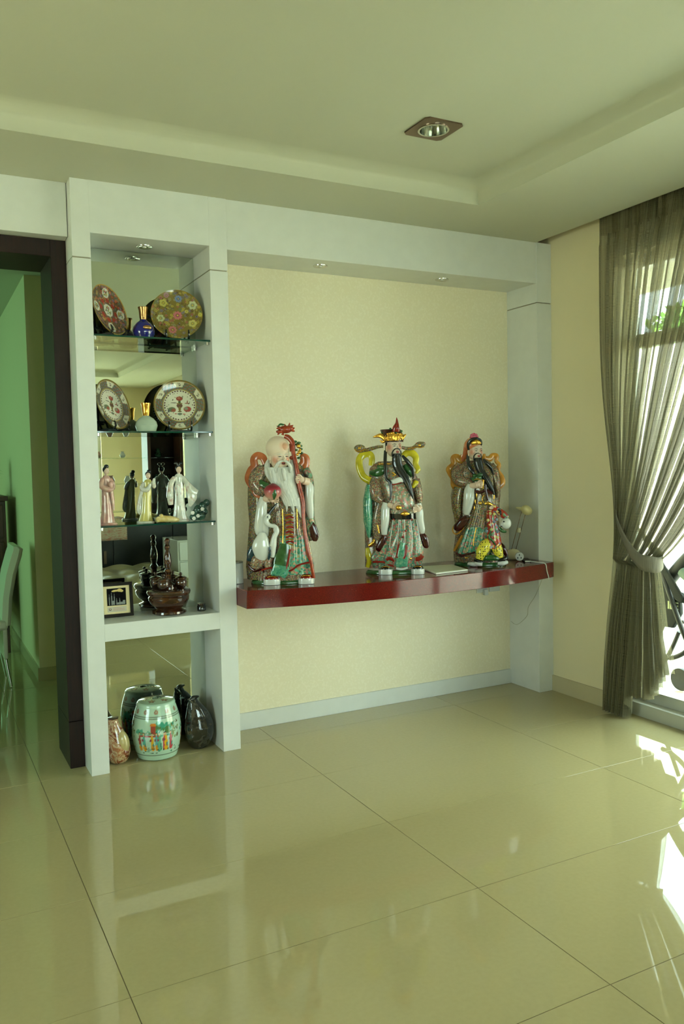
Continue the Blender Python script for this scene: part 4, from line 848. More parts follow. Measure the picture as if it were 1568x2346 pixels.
# ---------- statue 1: bald old man with peach and dragon staff
t1 = thing('porcelain_statue', 'porcelain old man with bald domed head, white beard, peach and dragon staff', 'statue', (1.757, 4.005, ZS+.0005), -0.411, group=None)
F = Fr(2392, 560, 2200)
F = Fr(2392, 630, 2172)
base_and_shoes(F, t1, 150, 945, 205, [(275, 490, 165), (712, 915, 165)], 'red')
g = Geo()   # outer cloak (mustard brocade) behind
F.loft(g, [(2120, 110, 950, -190, 150, .02), (1950, 100, 945, -190, 160, .04), (1700, 115, 900, -185, 140, .03), (1400, 140, 880, -180, 110, .03), (1150, 115, 930, -170, 80, .02), (950, 120, 945, -160, 70, .02), (800, 190, 900, -140, 70, .01), (700, 260, 830, -110, 60, 0), (640, 360, 740, -70, 50, 0)], 120, 13)
g.obj('cloak', 'robeA', t1)
g = Geo()   # front robe
F.loft(g, [(2125, 270, 940, -20, 205, .05), (1950, 300, 930, -20, 210, .06), (1750, 380, 900, -20, 195, .05), (1500, 430, 860, -10, 175, .04), (1300, 440, 850, 0, 165, .02), (1150, 420, 850, 0, 150, .01), (950, 360, 850, 0, 120, 0)], 120, 17)
rb = g.obj('front_robe', 'robeC', t1)
g = Geo()   # teal wave skirt
F.loft(g, [(2050, 420, 905, 60, 222, .05), (1900, 440, 890, 60, 222, .06), (1720, 480, 870, 60, 212, .06), (1560, 500, 850, 60, 196, .05)], 120, 17)
g.obj('wave_hem', 'robeW', t1)
g = Geo(); F.band(g, [(290, 2015), (400, 1985), (520, 2010), (650, 2030), (760, 1960), (900, 1930)], 222, 12, 12); g.obj('hem_binding', 'red', t1)
g = Geo(); F.band(g, [(560, 1250), (565, 1500), (560, 1700)], 190, 8, 8); F.band(g, [(740, 1250), (745, 1500)], 190, 8, 7)
for k in range(7): F.band(g, [(590, 1330+k*62), (640, 1320+k*62), (690, 1332+k*62)], 196-k*0+k*3, 9, 10)
g.obj('gilt_trim', 'gold', t1)
g = Geo()
for k in range(6): F.band(g, [(600, 1362+k*62), (650, 1350+k*62), (700, 1365+k*62)], 194+k*3, 8, 12)
g.obj('red_cord', 'red', t1)
g = Geo()   # green sash tail, pointed
F.tube(g, [(590, 1690, 214), (575, 1800, 222), (545, 1900, 228), (540, 2000, 232)], [(60, 14), (85, 14), (100, 14), (105, 12)], n=16)
g.obj('sash', 'green', t1)
g = Geo()
F.tube(g, [(540, 1960, 236), (525, 2040, 238), (520, 2090, 238)], [(95, 14), (105, 14), (86, 10)], n=16); F.tube(g, [(440, 2030, 236), (425, 2070, 238), (418, 2085, 238)], [(28, 10), (24, 10), (4, 6)], n=10); F.tube(g, [(560, 2070, 236), (575, 2105, 238), (580, 2120, 238)], [(45, 10), (25, 8), (4, 6)], n=10)
g.obj('sash_end', 'teal', t1)
g = Geo(); F.band(g, [(650, 1760), (630, 1880), (600, 2000), (580, 2020)], 240, 8, 13); g.obj('sash_ribbon', 'red', t1)
# arms: brocade shoulders, white undersleeves
g = Geo(); F.tube(g, [(330, 720, 0), (250, 810, 20), (230, 900, 50), (300, 1000, 90), (350, 1050, 110)], [90, 100, 95, 80, 50], n=20); g.obj('sleeve', 'robeC', t1)
g = Geo(); F.tube(g, [(250, 880, 80), (300, 930, 120), (370, 960, 140), (400, 1010, 140)], [(40, 30), (55, 40), (45, 40), (10, 20)], n=14); F.tube(g, [(220, 1010, 60), (290, 1000, 110), (370, 990, 140)], [30, 40, 20], n=12); g.obj('green_cuff', 'green', t1)
g = Geo(); F.tube(g, [(850, 740, 0), (900, 830, 20), (920, 950, 40), (915, 1100, 40), (905, 1350, 50), (935, 1550, 50), (955, 1640, 50)], [(60, 70), (45, 80), (42, 80), (48, 80), (60, 70), (82, 60), (60, 40)], n=20); g.obj('sleeve', 'robeB', t1)
g = Geo(); F.tube(g, [(905, 1370, 96), (935, 1480, 100), (965, 1590, 100), (965, 1660, 96)], [(14, 12), (50, 18), (56, 18), (22, 10)], n=18); g.obj('sleeve_lining', 'maroon', t1)
g = Geo(); F.tube(g, [(870, 900, 90), (900, 980, 105), (895, 1120, 110), (900, 1250, 112), (920, 1370, 112)], [(36, 36), (58, 46), (56, 40), (55, 34), (30, 18)], n=20); F.tube(g, [(850, 1010, 112), (875, 1150, 125), (880, 1300, 122)], [(8, 8), (12, 8), (6, 6)], n=8); g.obj('undersleeve', 'porc_white', t1)
g = Geo(); F.tube(g, [(330, 1100, 120), (300, 1200, 140), (285, 1350, 145), (270, 1480, 140), (265, 1560, 130)], [(55, 40), (60, 48), (72, 50), (70, 44), (40, 26)], n=20); F.tube(g, [(350, 1180, 150), (330, 1350, 165), (345, 1500, 160), (350, 1580, 150)], [(20, 20), (34, 24), (42, 24), (30, 14)], n=16); g.obj('undersleeve', 'porc_white', t1)
g = Geo(); hand(F, g, (440, 1130, 190), 62, 1, .3, .1); F.tube(g, [(340, 1110, 140), (400, 1120, 180)], [46, 44], n=14); g.obj('hand', 'skin', t1)
g = Geo(); hand(F, g, (800, 885, 165), 68, -1, .8, 0); F.tube(g, [(880, 910, 110), (820, 895, 150)], [52, 48], n=14); g.obj('hand', 'skin', t1)
# peach
g = Geo(); c = F(440, 1040, 215)
rr = []
for i in range(25):
    a = PI*i/24; r = math.sin(a)*(1.0-0.12*math.cos(a)); z = -math.cos(a)*(0.92 if i < 20 else 0.92+0.03*(i-20))
    rr.append([(c.x+.046*r*math.cos(2*PI*k/40)*(1-.06*(abs((k/40*2*PI+PI) % (2*PI)-PI) < .3)), c.y+.046*r*math.sin(2*PI*k/40), c.z+.046*z) for k in range(40)])
pm, nt_, b_ = new_mat('peach'); tc_ = nt_.nodes.new('ShaderNodeTexCoord'); sx_ = nt_.nodes.new('ShaderNodeSeparateXYZ'); rp_ = ramp(nt_, [(0.0, (0.80, 0.68, 0.56)), (0.30, (0.78, 0.50, 0.46)), (0.62, (0.60, 0.14, 0.22)), (1.0, (0.42, 0.05, 0.10))])
nt_.links.new(tc_.outputs['Generated'], sx_.inputs[0]); nt_.links.new(sx_.outputs[2], rp_.inputs[0]); nt_.links.new(rp_.outputs[0], b_.inputs['Base Color']); b_.inputs['Roughness'].default_value = .3; b_.inputs['Coat Weight'].default_value = .3
pe = g.rings(rr).obj('peach', pm, t1)
g = Geo(); F.tube(g, [(470, 1020, 322), (462, 1080, 322), (455, 1140, 300)], [(8, 5), (28, 6), (5, 4)], n=12); g.obj('peach_leaf', 'green', pe)
# head
at, hd = face(F, t1, (520, 590, 90), (132, 150), 0.45, 'beardw', skin_blush('old_skin', [(tuple(F(590, 465, 200)), .034, (0.78, 0.58, 0.46)), (tuple(F(470, 640, 200)), .030, (0.80, 0.56, 0.46)), (tuple(F(650, 630, 160)), .03, (0.80, 0.52, 0.42))]), True, True)
g = Geo(); F.ell(g, (500, 468, 60), (150, 150, 154), 30, 22); F.ell(g, (570, 465, 135), (78, 60, 62), 20, 14); g.obj('bald_dome', hd.data.materials[0], t1)
# beard
g = Geo()
F.loft(g, [(640, 352, 400, 20, 80), (700, 350, 700, 20, 190), (780, 385, 725, 30, 200), (880, 410, 725, 50, 205), (980, 450, 745, 80, 215), (1080, 540, 765, 110, 215), (1150, 575, 775, 130, 215), (1200, 600, 780, 150, 215)], 72, 21, 6) if False else F.loft(g, [(700, 362, 695, 20, 185, .01), (780, 385, 725, 30, 200, .015), (880, 410, 725, 50, 205, .02), (980, 450, 745, 80, 215, .02), (1080, 540, 765, 110, 218, .03), (1160, 575, 778, 130, 218, .03), (1190, 600, 780, 150, 215, .03)], 84, 21)
F.tube(g, [(612, 1130, 185), (612, 1210, 190), (612, 1285, 188)], [(34, 24), (18, 14), (3, 3)], n=12)
F.tube(g, [(665, 1130, 190), (685, 1220, 195), (702, 1305, 192)], [(42, 24), (24, 14), (3, 3)], n=12)
F.tube(g, [(735, 1120, 185), (765, 1250, 190), (802, 1375, 188)], [(44, 26), (30, 16), (3, 3)], n=12)
F.tube(g, [(395, 600, 60), (372, 680, 70), (375, 780, 90), (430, 900, 100)], [(16, 14), (36, 26), (40, 30), (20, 16)], n=14)
F.tube(g, [(672, 620, 90), (690, 700, 90), (720, 800, 90), (735, 900, 100)], [(14, 12), (34, 24), (24, 24), (14, 14)], n=14)
for sx, x1 in ((-1, 480), (1, 665)): F.tube(g, [(573, 655, 222), ((573+x1)/2, 668, 218), (x1, 730, 190), (x1-sx*4, 800, 190)], [9, 20, 24, 10], n=10)
F.tube(g, [(575, 745, 205), (582, 800, 212), (600, 900, 215)], [26, 30, 20], n=12)
g.obj('beard', 'beardw', t1)
# staff
st = Geo(); F.tube(st, [(590, 320, 60), (640, 340, 70), (690, 410, 90), (700, 540, 110), (725, 660, 130), (750, 800, 150), (775, 980, 170), (818, 1180, 190), (820, 1380, 200), (845, 1600, 215), (875, 1800, 225), (915, 1950, 215), (948, 2130, 190)], [26, 34, 32, 27, 26, 26, 26, 26, 23, 23, 25, 22, 20], n=14)
sf = st.obj('staff', 'staff', t1)
g = Geo(); F.ell(g, (600, 235, 60), (88, 55, 50)); F.ell(g, (530, 262, 70), (48, 36, 24)); F.ell(g, (528, 222, 70), (42, 36, 16)); F.ell(g, (655, 225, 55), (48, 48, 42))
for (a, b_, c_, d_) in ((640, 200, 655, 150), (670, 200, 700, 180), (690, 225, 720, 215), (690, 250, 720, 262), (600, 200, 585, 165), (540, 215, 490, 190), (515, 280, 500, 300), (560, 285, 580, 310)): F.tube(g, [(a, b_, 60), ((a+c_)/2+4, (b_+d_)/2, 62), (c_, d_, 60)], [18, 12, 3], n=8)
F.ell(g, (680, 600, 110), (32, 20, 26)); F.tube(g, [(660, 420, 90), (668, 470, 95), (660, 520, 90)], [14, 18, 6], n=8)
g.obj('dragon_head', 'staff', sf)
g = Geo(); F.tube(g, [(500, 205, 90), (540, 175, 90), (590, 180, 90)], [(5, 5), (14, 8), (5, 5)], n=8); F.ell(g, (565, 180, 85), (22, 12, 10))
for (x, y) in ((725, 395), (770, 410), (790, 450), (795, 490), (745, 430), (770, 600), (800, 540), (730, 500)): F.ell(g, (x, y, 85), (26, 12, 16), 10, 8)
g.obj('leaves', 'green', sf)
g = Geo(); 
for (x, y, r) in ((765, 455, 28), (775, 530, 24), (750, 560, 18), (785, 500, 16)): F.ell(g, (x, y, 110), (r, r, r), 14, 10)
g.obj('gilt_fruit', 'gold', sf)
# scarf
g = Geo(); F.tube(g, [(345, 660, -10), (318, 575, -20), (250, 545, -20), (200, 590, -15), (205, 680, -10), (160, 735, 0), (128, 830, 5), (165, 905, 15), (225, 940, 20), (215, 1010, 30), (250, 1060, 45), (310, 1060, 60)], [(34, 18), (46, 16), (48, 14), (46, 14), (50, 14), (46, 14), (46, 14), (52, 14), (48, 14), (40, 14), (30, 14), (16, 10)], n=14); g.obj('scarf', 'orange', t1)
g = Geo(); F.tube(g, [(770, 700, -10), (820, 640, -20), (815, 560, -20), (868, 585, -20), (865, 680, -15), (840, 760, -10), (885, 830, 0), (905, 900, 10)], [(34, 12), (38, 14), (30, 14), (38, 14), (42, 14), (38, 14), (38, 14), (18, 10)], n=14); g.obj('scarf', 'orange', t1)
# crane at his side
cg = Geo(); F.tube(cg, [(372, 1335, 215), (355, 1400, 215), (395, 1450, 220), (465, 1470, 225), (488, 1530, 225), (455, 1600, 220), (440, 1700, 215), (430, 1850, 205)], [26, 34, 27, 27, 32, 34, 44, 30], n=16)
F.tube(cg, [(300, 1540, 190), (300, 1620, 205), (290, 1720, 210), (310, 1830, 205), (330, 1880, 195)], [(40, 30), (86, 50), (118, 54), (92, 40), (40, 20)], n=24); F.ell(cg, (375, 1345, 218), (36, 32, 40))
cr = cg.obj('crane', 'porc_white', t1)
g = Geo(); F.tube(g, [(385, 1310, 220), (440, 1240, 215), (505, 1165, 205)], [(26, 12), (18, 8), (3, 3)], n=10); g.obj('beak', 'hair', cr)
g = Geo(); F.ell(g, (372, 1350, 258), (9, 6, 9)); g.obj('eye', 'hair', cr)
g = Geo(); F.tube(g, [(250, 1700, 170), (190, 1770, 165), (150, 1850, 160), (110, 1880, 150)], [(50, 26), (65, 26), (50, 22), (8, 8)], n=14); F.tube(g, [(400, 1720, 250), (395, 1800, 250), (380, 1880, 235)], [(10, 8), (20, 8), (12, 8)], n=10)
M['crane_tail'] = noisy('crane_tail', [(0.3, (0.03, 0.06, 0.10)), (0.6, (0.10, 0.26, 0.30))], 50, rough=0.15, coat=0.5); g.obj('tail', 'crane_tail', cr)
g = Geo(); F.tube(g, [(310, 1840, 190), (250, 1900, 190), (210, 1990, 185)], [(70, 30), (90, 34), (60, 24)], n=14); F.tube(g, [(400, 1860, 200), (370, 1930, 205), (390, 2000, 205)], [(40, 20), (50, 22), (34, 18)], n=12); g.obj('wing_fold', 'robeC', cr)
g = Geo(); F.tube(g, [(120, 1930, 150), (200, 2010, 190), (300, 1990, 200), (330, 2040, 200)], [(14, 10), (22, 12), (22, 12), (16, 10)], n=10); g.obj('red_fold', 'maroon', t1)

# ---------- statue 2: official with winged hat
t2 = thing('porcelain_statue', 'porcelain bearded official with winged hat and red flame finial, yellow scarf, black belt', 'statue', (2.420, 4.000, ZS+.0005), -0.544)
F = Fr(2234, 640, 2062)
base_and_shoes(F, t2, 265, 975, 190, [(395, 575, 142), (805, 975, 142)], 'black_porc')
g = Geo()
F.loft(g, [(1990, 260, 960, -185, 120, .02), (1800, 265, 985, -185, 140, .04), (1500, 255, 960, -185, 110, .03), (1200, 245, 965, -180, 90, .03), (980, 255, 975, -160, 80, .02), (850, 300, 920, -130, 80, .01), (720, 320, 860, -100, 70, 0), (640, 430, 790, -60, 50, 0)], 120, 11)
g.obj('cloak', 'robeC', t2)
g = Geo(); F.tube(g, [(310, 950, 40), (295, 1150, 70), (300, 1400, 80), (310, 1600, 60)], [(36, 90), (62, 90), (60, 80), (20, 60)], n=20); g.obj('teal_cape', 'teal', t2)
g = Geo()
F.loft(g, [(1990, 380, 950, 0, 190, .05), (1850, 350, 985, 0, 215, .07), (1700, 440, 975, 0, 205, .07), (1550, 540, 940, 10, 185, .06), (1400, 575, 900, 20, 165, .04), (1340, 580, 890, 20, 158, .01)], 128, 15)
g.obj('skirt', 'robeB', t2)
g = Geo()
F.loft(g, [(1340, 580, 890, 0, 162, .0), (1200, 560, 890, 0, 175, .01), (1000, 500, 870, 0, 160, .02), (850, 470, 860, 0, 130, .01), (720, 420, 830, -20, 110, 0), (650, 470, 760, -40, 80, 0)], 100, 9)
g.obj('tunic', 'robeD', t2)
g = Geo(); F.loft(g, [(1372, 578, 905, 0, 176), (1300, 576, 900, 0, 178)], 80, sub=2); blt = g.obj('belt', 'black_porc', t2)
g = Geo(); F.tube(g, [(710, 1328, 178), (765, 1325, 192), (820, 1328, 176)], [(8, 8), (34, 14), (8, 8)], n=12); g.obj('buckle', 'gold', blt)
g = Geo(); F.tube(g, [(545, 930, 140), (620, 925, 172), (700, 900, 180), (830, 900, 150)], [(30, 14), (34, 14), (34, 14), (30, 14)], n=12); g.obj('white_band', 'porc_white', t2)
g = Geo(); F.band(g, [(560, 958), (640, 955), (720, 935)], 184, 6, 8); F.band(g, [(640, 1985), (560, 1960), (500, 1930), (360, 1925)], 190, 10, 14); F.band(g, [(900, 1900), (950, 1890), (985, 1850)], 190, 14, 26); F.band(g, [(530, 1900), (570, 1880), (640, 1915)], 205, 10, 22)
F.band(g, [(780, 1720), (770, 1830), (745, 1890)], 230, 8, 16); F.band(g, [(685, 1710), (670, 1800), (665, 1880)], 230, 8, 12)
g.obj('red_binding', 'red', t2)
g = Geo(); F.tube(g, [(740, 1690, 222), (720, 1780, 228), (705, 1870, 230)], [(34, 10), (42, 12), (46, 10)], n=14); F.tube(g, [(730, 1860, 222), (720, 1960, 218), (720, 1990, 214)], [(75, 12), (72, 12), (70, 10)], n=14); g.obj('apron', 'teal', t2)
g = Geo(); F.band(g, [(655, 2010), (720, 2022), (800, 2005)], 205, 8, 14)
for k in range(5): F.band(g, [(600+k*80-(k-2)*8, 1400), (590+k*92-10, 1650), (585+k*92-20, 1820)], 214-8*abs(k-2), 5, 4)
g.obj('pale_piping', 'porc_white', t2)
g = Geo(); F.tube(g, [(390, 1600, 90), (360, 1680, 100), (310, 1720, 90)], [(10, 10), (22, 14), (24, 12)], n=10); F.band(g, [(430, 1340), (420, 1450), (440, 1560)], 130, 8, 10)
F.band(g, [(610, 850), (640, 830), (600, 800)], 160, 8, 10); F.ell(g, (830, 1890, 190), (22, 10, 16)); F.ell(g, (510, 690, 120), (90, 20, 12)); g.obj('gilt_trim', 'gold', t2)
g = Geo()
for (x, y, v) in ((775, 1540, 215), (740, 1620, 222), (620, 1400, 178), (850, 1400, 178)): F.ell(g, (x, y, v), (16, 10, 16), 12, 8)
g.obj('red_buttons', 'red', t2)
# green lobed collar on shoulder
g = Geo(); F.tube(g, [(330, 790, 60), (400, 800, 110), (470, 780, 130), (520, 720, 120)], [(30, 26), (50, 30), (50, 30), (20, 20)], n=14); F.tube(g, [(420, 740, 120), (500, 735, 140)], [(38, 14), (26, 14)], n=12); F.tube(g, [(760, 700, 90), (810, 780, 100), (850, 850, 90)], [(30, 20), (40, 24), (20, 16)], n=12); g.obj('shoulder_cape', 'green', t2)
g = Geo(); F.tube(g, [(400, 880, 40), (380, 1000, 90), (420, 1110, 110), (480, 1160, 120)], [(70, 60), (80, 70), (70, 60), (40, 40)], n=20); F.tube(g, [(470, 1160, 110), (430, 1350, 110), (420, 1500, 100), (430, 1650, 100)], [(60, 30), (70, 34), (70, 34), (50, 20)], n=18); g.obj('sleeve', 'robeC', t2)
g = Geo(); F.tube(g, [(900, 880, 40), (925, 1000, 60), (945, 1100, 70), (955, 1180, 70)], [(50, 50), (55, 60), (45, 55), (30, 40)], n=20); g.obj('sleeve', 'robeC', t2)
g = Geo(); F.tube(g, [(540, 1190, 150), (520, 1260, 160), (515, 1400, 165), (505, 1500, 160), (505, 1580, 150)], [(55, 34), (56, 40), (55, 40), (46, 32), (34, 20)], n=20); g.obj('undersleeve', 'porc_white', t2)
g = Geo(); F.tube(g, [(920, 1200, 120), (945, 1300, 125), (955, 1400, 125), (980, 1520, 115), (985, 1570, 105)], [(50, 34), (50, 36), (46, 34), (38, 28), (22, 16)], n=20); g.obj('undersleeve', 'porc_white', t2)
g = Geo(); F.tube(g, [(510, 1600, 150), (480, 1680, 150), (450, 1760, 140), (430, 1800, 130)], [(28, 20), (52, 26), (62, 26), (30, 16)], n=20); g.obj('sleeve_lining', 'maroon', t2)
g = Geo(); F.tube(g, [(975, 1570, 100), (1010, 1640, 100), (1030, 1720, 95), (1030, 1755, 90)], [(26, 18), (50, 24), (44, 22), (20, 12)], n=20); g.obj('sleeve_lining', 'maroon', t2)
g = Geo(); hand(F, g, (640, 1240, 200), 60, 1, .5, .3); F.tube(g, [(560, 1210, 165), (620, 1230, 195)], [36, 36], n=12); g.obj('hand', 'skin', t2)
g = Geo(); hand(F, g, (930, 1270, 175), 58, -1, .5, .3); F.tube(g, [(960, 1240, 140), (930, 1265, 165)], [34, 34], n=12); g.obj('hand', 'skin', t2)
g = Geo(); F.ell(g, (685, 1255, 250), (38, 22, 32)); g.obj('ingot', 'gold', t2)
at, hd = face(F, t2, (620, 470, 70), (108, 128), 0.50, 'hair', skin_blush('fair_skin', [(tuple(F(560, 490, 160)), .030, (0.80, 0.54, 0.44)), (tuple(F(715, 480, 140)), .026, (0.80, 0.54, 0.44))]), False)
g = Geo()   # long beard, falling to the right
F.loft(g, [(545, 618, 700, 110, 178), (600, 598, 722, 100, 182, .01), (700, 608, 735, 110, 190, .02), (800, 660, 790, 120, 196, .02), (900, 735, 835, 130, 196, .02), (1000, 790, 860, 140, 196, .02), (1090, 845, 872, 160, 190), (1120, 862, 872, 170, 180)], 48, 13)
F.tube(g, [(605, 610, 160), (604, 560, 178), (630, 522, 188), (658, 512, 192), (690, 518, 186), (712, 550, 172), (714, 600, 160)], [7, 9, 8, 5, 8, 9, 7], n=8)
F.tube(g, [(728, 590, 130), (790, 660, 130), (850, 740, 120), (868, 840, 110), (858, 885, 108)], [(14, 12), (26, 14), (22, 14), (14, 10), (4, 4)], n=12)
bd = g.obj('beard', 'hair', t2)
g = Geo(); F.tube(g, [(520, 520, 110), (515, 640, 140), (520, 760, 160), (530, 880, 175), (575, 930, 195), (588, 1040, 200), (580, 1160, 200)], [(20, 12), (22, 12), (22, 12), (18, 12), (20, 12), (18, 12), (8, 8)], n=12); g.obj('side_lock', 'hair', t2)
g = Geo(); F.tube(g, [(535, 420, 100), (530, 480, 110), (525, 520, 110)], [(20, 20), (16, 16), (10, 10)], n=10); g.obj('hairline', 'hair', t2)
# hat
g = Geo(); F.loft(g, [(400, 500, 745, -60, 180), (330, 490, 745, -70, 185), (250, 450, 720, -90, 150), (238, 460, 700, -80, 130)], 60, sub=3); ht = g.obj('hat', 'maroon', t2)
g = Geo(); F.loft(g, [(385, 497, 738, -62, 186, .02), (340, 490, 752, -72, 194, .05), (295, 500, 735, -70, 184, .02)], 90, 22); F.tube(g, [(510, 360, 100), (450, 330, 90), (360, 345, 80)], [(40, 16), (30, 12), (4, 4)], n=12); F.tube(g, [(510, 400, 100), (480, 410, 90), (450, 385, 90)], [(20, 14), (16, 12), (6, 6)], n=10); F.tube(g, [(730, 370, 110), (755, 340, 100), (775, 320, 90)], [(26, 14), (18, 12), (6, 6)], n=10)
for k in range(9): F.ell(g, (520+k*25, 330-14*math.sin(k/8*PI), 120+68*math.sin(k/8*PI)**.6), (14, 10, 16), 10, 8)
g.obj('gilt_crown', 'gold', ht)
g = Geo()
for (x, y, v) in ((650, 318, 198), (478, 290, 90), (580, 262, 170), (720, 290, 150)): F.ell(g, (x, y, v), (15, 10, 15), 10, 8)
g.obj('green_jewels', 'green', ht)
g = Geo(); F.tube(g, [(650, 300, 170), (652, 250, 176), (662, 190, 170), (658, 118, 160)], [(48, 26), (44, 26), (20, 14), (2, 2)], n=16); g.obj('flame_finial', 'red', ht)
g = Geo(); F.tube(g, [(490, 455, 20), (430, 455, 10), (340, 475, 0), (280, 490, 0)], [(18, 14), (20, 14), (24, 14), (22, 14)], n=14); F.ell(g, (190, 465, 0), (72, 26, 46)); F.tube(g, [(290, 490, 0), (240, 490, 0), (190, 505, 0), (140, 490, 0)], [(22, 14), (26, 16), (22, 14), (10, 8)], n=12)
F.tube(g, [(720, 470, 20), (790, 485, 10), (860, 480, 0), (910, 450, 0)], [(18, 14), (22, 14), (24, 14), (26, 14)], n=14); F.ell(g, (955, 440, 0), (62, 24, 42)); F.ell(g, (985, 430, 0), (40, 20, 30)); g.obj('hat_wings', M['wingmat'] if 'wingmat' in M else 'robeA', ht)
g = Geo(); F.tube(g, [(130, 470, 15), (150, 505, 20), (200, 512, 24), (250, 490, 20), (300, 495, 16)], [5, 7, 7, 7, 4], n=8); F.tube(g, [(1010, 470, 20), (950, 480, 28), (900, 470, 22), (820, 490, 18), (740, 480, 20)], [4, 7, 7, 7, 4], n=8); F.ell(g, (190, 470, 28), (22, 8, 16)); F.ell(g, (950, 450, 24), (18, 8, 16)); g.obj('wing_gilding', 'gold', ht)
g = Geo(); F.tube(g, [(335, 690, -20), (345, 600, -30), (320, 540, -35), (240, 545, -30), (190, 600, -20), (185, 690, -10), (215, 790, 0), (260, 850, 10), (340, 900, 40), (400, 950, 80), (455, 1005, 110)], [(34, 12), (40, 14), (40, 14), (46, 14), (46, 14), (46, 14), (44, 14), (46, 16), (46, 18), (40, 14), (8, 8)], n=14)
g.obj('scarf', 'yellow', t2)
g = Geo(); F.tube(g, [(740, 580, -30), (790, 535, -35), (860, 540, -35), (905, 600, -30), (900, 680, -20), (930, 750, -10), (905, 800, 0)], [(36, 12), (42, 14), (46, 14), (42, 14), (34, 14), (34, 14), (14, 10)], n=14); F.tube(g, [(930, 890, 60), (905, 930, 95), (860, 990, 110)], [(30, 14), (36, 16), (16, 10)], n=12); g.obj('scarf', 'yellow', t2)
g = Geo(); F.tube(g, [(290, 1740, 60), (300, 1820, 70), (315, 1900, 70), (290, 1990, 60)], [(22, 12), (38, 14), (34, 14), (24, 10)], n=12); g.obj('scarf_tail', 'yellow', t2)

# ---------- statue 3: official in a cap, with a small boy
t3 = thing('porcelain_statue', 'porcelain bearded man in amber scarf and cap with a small boy in yellow dotted trousers', 'statue', (3.030, 4.005, ZS+.0005), -0.650)
F = Fr(2112, 575, 1835)
base_and_shoes(F, t3, 240, 900, 180, [], 'black_porc')
g = Geo()
F.loft(g, [(1800, 240, 830, -180, 110, .03), (1650, 235, 830, -180, 120, .04), (1400, 260, 800, -175, 100, .03), (1150, 225, 800, -170, 80, .03), (950, 190, 815, -160, 70, .02), (800, 215, 810, -140, 70, .01), (650, 240, 770, -120, 70, 0), (560, 300, 720, -90, 60, 0), (500, 380, 660, -50, 50, 0)], 120, 11)
g.obj('cloak', 'robeC', t3)
g = Geo()
F.loft(g, [(1720, 260, 720, 0, 165, .05), (1600, 300, 740, 0, 180, .06), (1400, 370, 750, 0, 170, .05), (1200, 440, 760, 0, 160, .04), (1000, 490, 760, 0, 150, .02), (900, 480, 740, 0, 140, .01), (700, 430, 730, -10, 120, .0), (520, 420, 640, -30, 90, .0)], 120, 13)
g.obj('front_robe', 'robeA', t3)
g = Geo(); F.loft(g, [(1680, 280, 720, 40, 182, .05), (1550, 325, 730, 40, 188, .06), (1400, 380, 740, 40, 180, .05), (1340, 410, 700, 60, 172, .04)], 110, 13); g.obj('wave_hem', 'robeW', t3)
g = Geo(); F.band(g, [(270, 1690), (330, 1725), (420, 1700), (510, 1680)], 176, 10, 16); F.band(g, [(500, 910), (560, 925), (640, 900), (720, 945)], 160, 12, 20); F.band(g, [(630, 830), (640, 930), (665, 1030)], 172, 10, 14); g.obj('red_binding', 'maroon', t3)
g = Geo()
for (x, y) in ((520, 960), (505, 1040), (495, 1120)): F.ell(g, (x, y, 160), (8, 6, 34), 10, 8)
F.band(g, [(610, 960), (590, 1010), (610, 1060)], 166, 7, 6); F.band(g, [(740, 960), (735, 1010)], 150, 7, 7); F.ell(g, (565, 1060, 170), (24, 10, 24), 14, 10); F.band(g, [(520, 1370), (495, 1500), (485, 1600)], 200, 6, 7); F.ell(g, (400, 1750, 160), (26, 14, 12))
F.band(g, [(320, 940), (315, 1000)], 100, 8, 8); g.obj('gilt_trim', 'gold', t3)
g = Geo(); F.tube(g, [(330, 560, 0), (280, 660, 30), (310, 760, 60), (420, 790, 100), (460, 810, 120)], [(70, 60), (85, 70), (75, 64), (50, 50), (36, 36)], n=20); g.obj('sleeve', 'robeC', t3)
g = Geo(); F.tube(g, [(300, 850, 60), (270, 1000, 70), (275, 1150, 70), (290, 1250, 60)], [(60, 50), (70, 56), (56, 50), (30, 30)], n=20); g.obj('sleeve_fall', 'robeA', t3)
g = Geo(); F.tube(g, [(690, 560, 0), (740, 650, 20), (770, 780, 40), (785, 900, 40), (780, 980, 30)], [(50, 50), (56, 60), (48, 56), (34, 50), (14, 30)], n=20); g.obj('sleeve', 'robeC', t3)
g = Geo(); F.tube(g, [(455, 830, 130), (430, 900, 140), (425, 1000, 145), (405, 1120, 140), (395, 1200, 130)], [(50, 36), (66, 42), (72, 44), (58, 36), (34, 20)], n=22); F.tube(g, [(470, 880, 165), (465, 960, 180), (440, 1040, 180)], [8, 12, 6], n=8); g.obj('undersleeve', 'porc_white', t3)
g = Geo(); F.tube(g, [(410, 1240, 130), (350, 1290, 130), (290, 1360, 120), (265, 1400, 110)], [(34, 22), (58, 26), (60, 26), (28, 14)], n=20); g.obj('sleeve_lining', 'maroon', t3)
g = Geo(); F.tube(g, [(425, 1255, 118), (350, 1240, 110), (260, 1310, 105), (222, 1390, 100), (250, 1440, 100), (300, 1430, 105), (370, 1360, 112)], [8, 9, 9, 9, 9, 9, 6], n=8); F.tube(g, [(345, 1460, 90), (300, 1560, 80), (240, 1660, 70)], [(14, 8), (26, 10), (14, 8)], n=10); g.obj('sleeve_edge', 'amber', t3)
g = Geo(); hand(F, g, (535, 830, 185), 60, 1, .8, 0); F.tube(g, [(450, 840, 140), (520, 835, 178)], [40, 38], n=12); g.obj('hand', 'skin', t3)
g = Geo(); F.tube(g, [(470, 760, 150), (520, 750, 190), (580, 740, 190)], [(30, 18), (36, 22), (24, 16)], n=14); F.ell(g, (500, 715, 170), (30, 16, 24)); F.ell(g, (565, 705, 175), (34, 18, 26)); g.obj('jade_sceptre', 'green', t3)
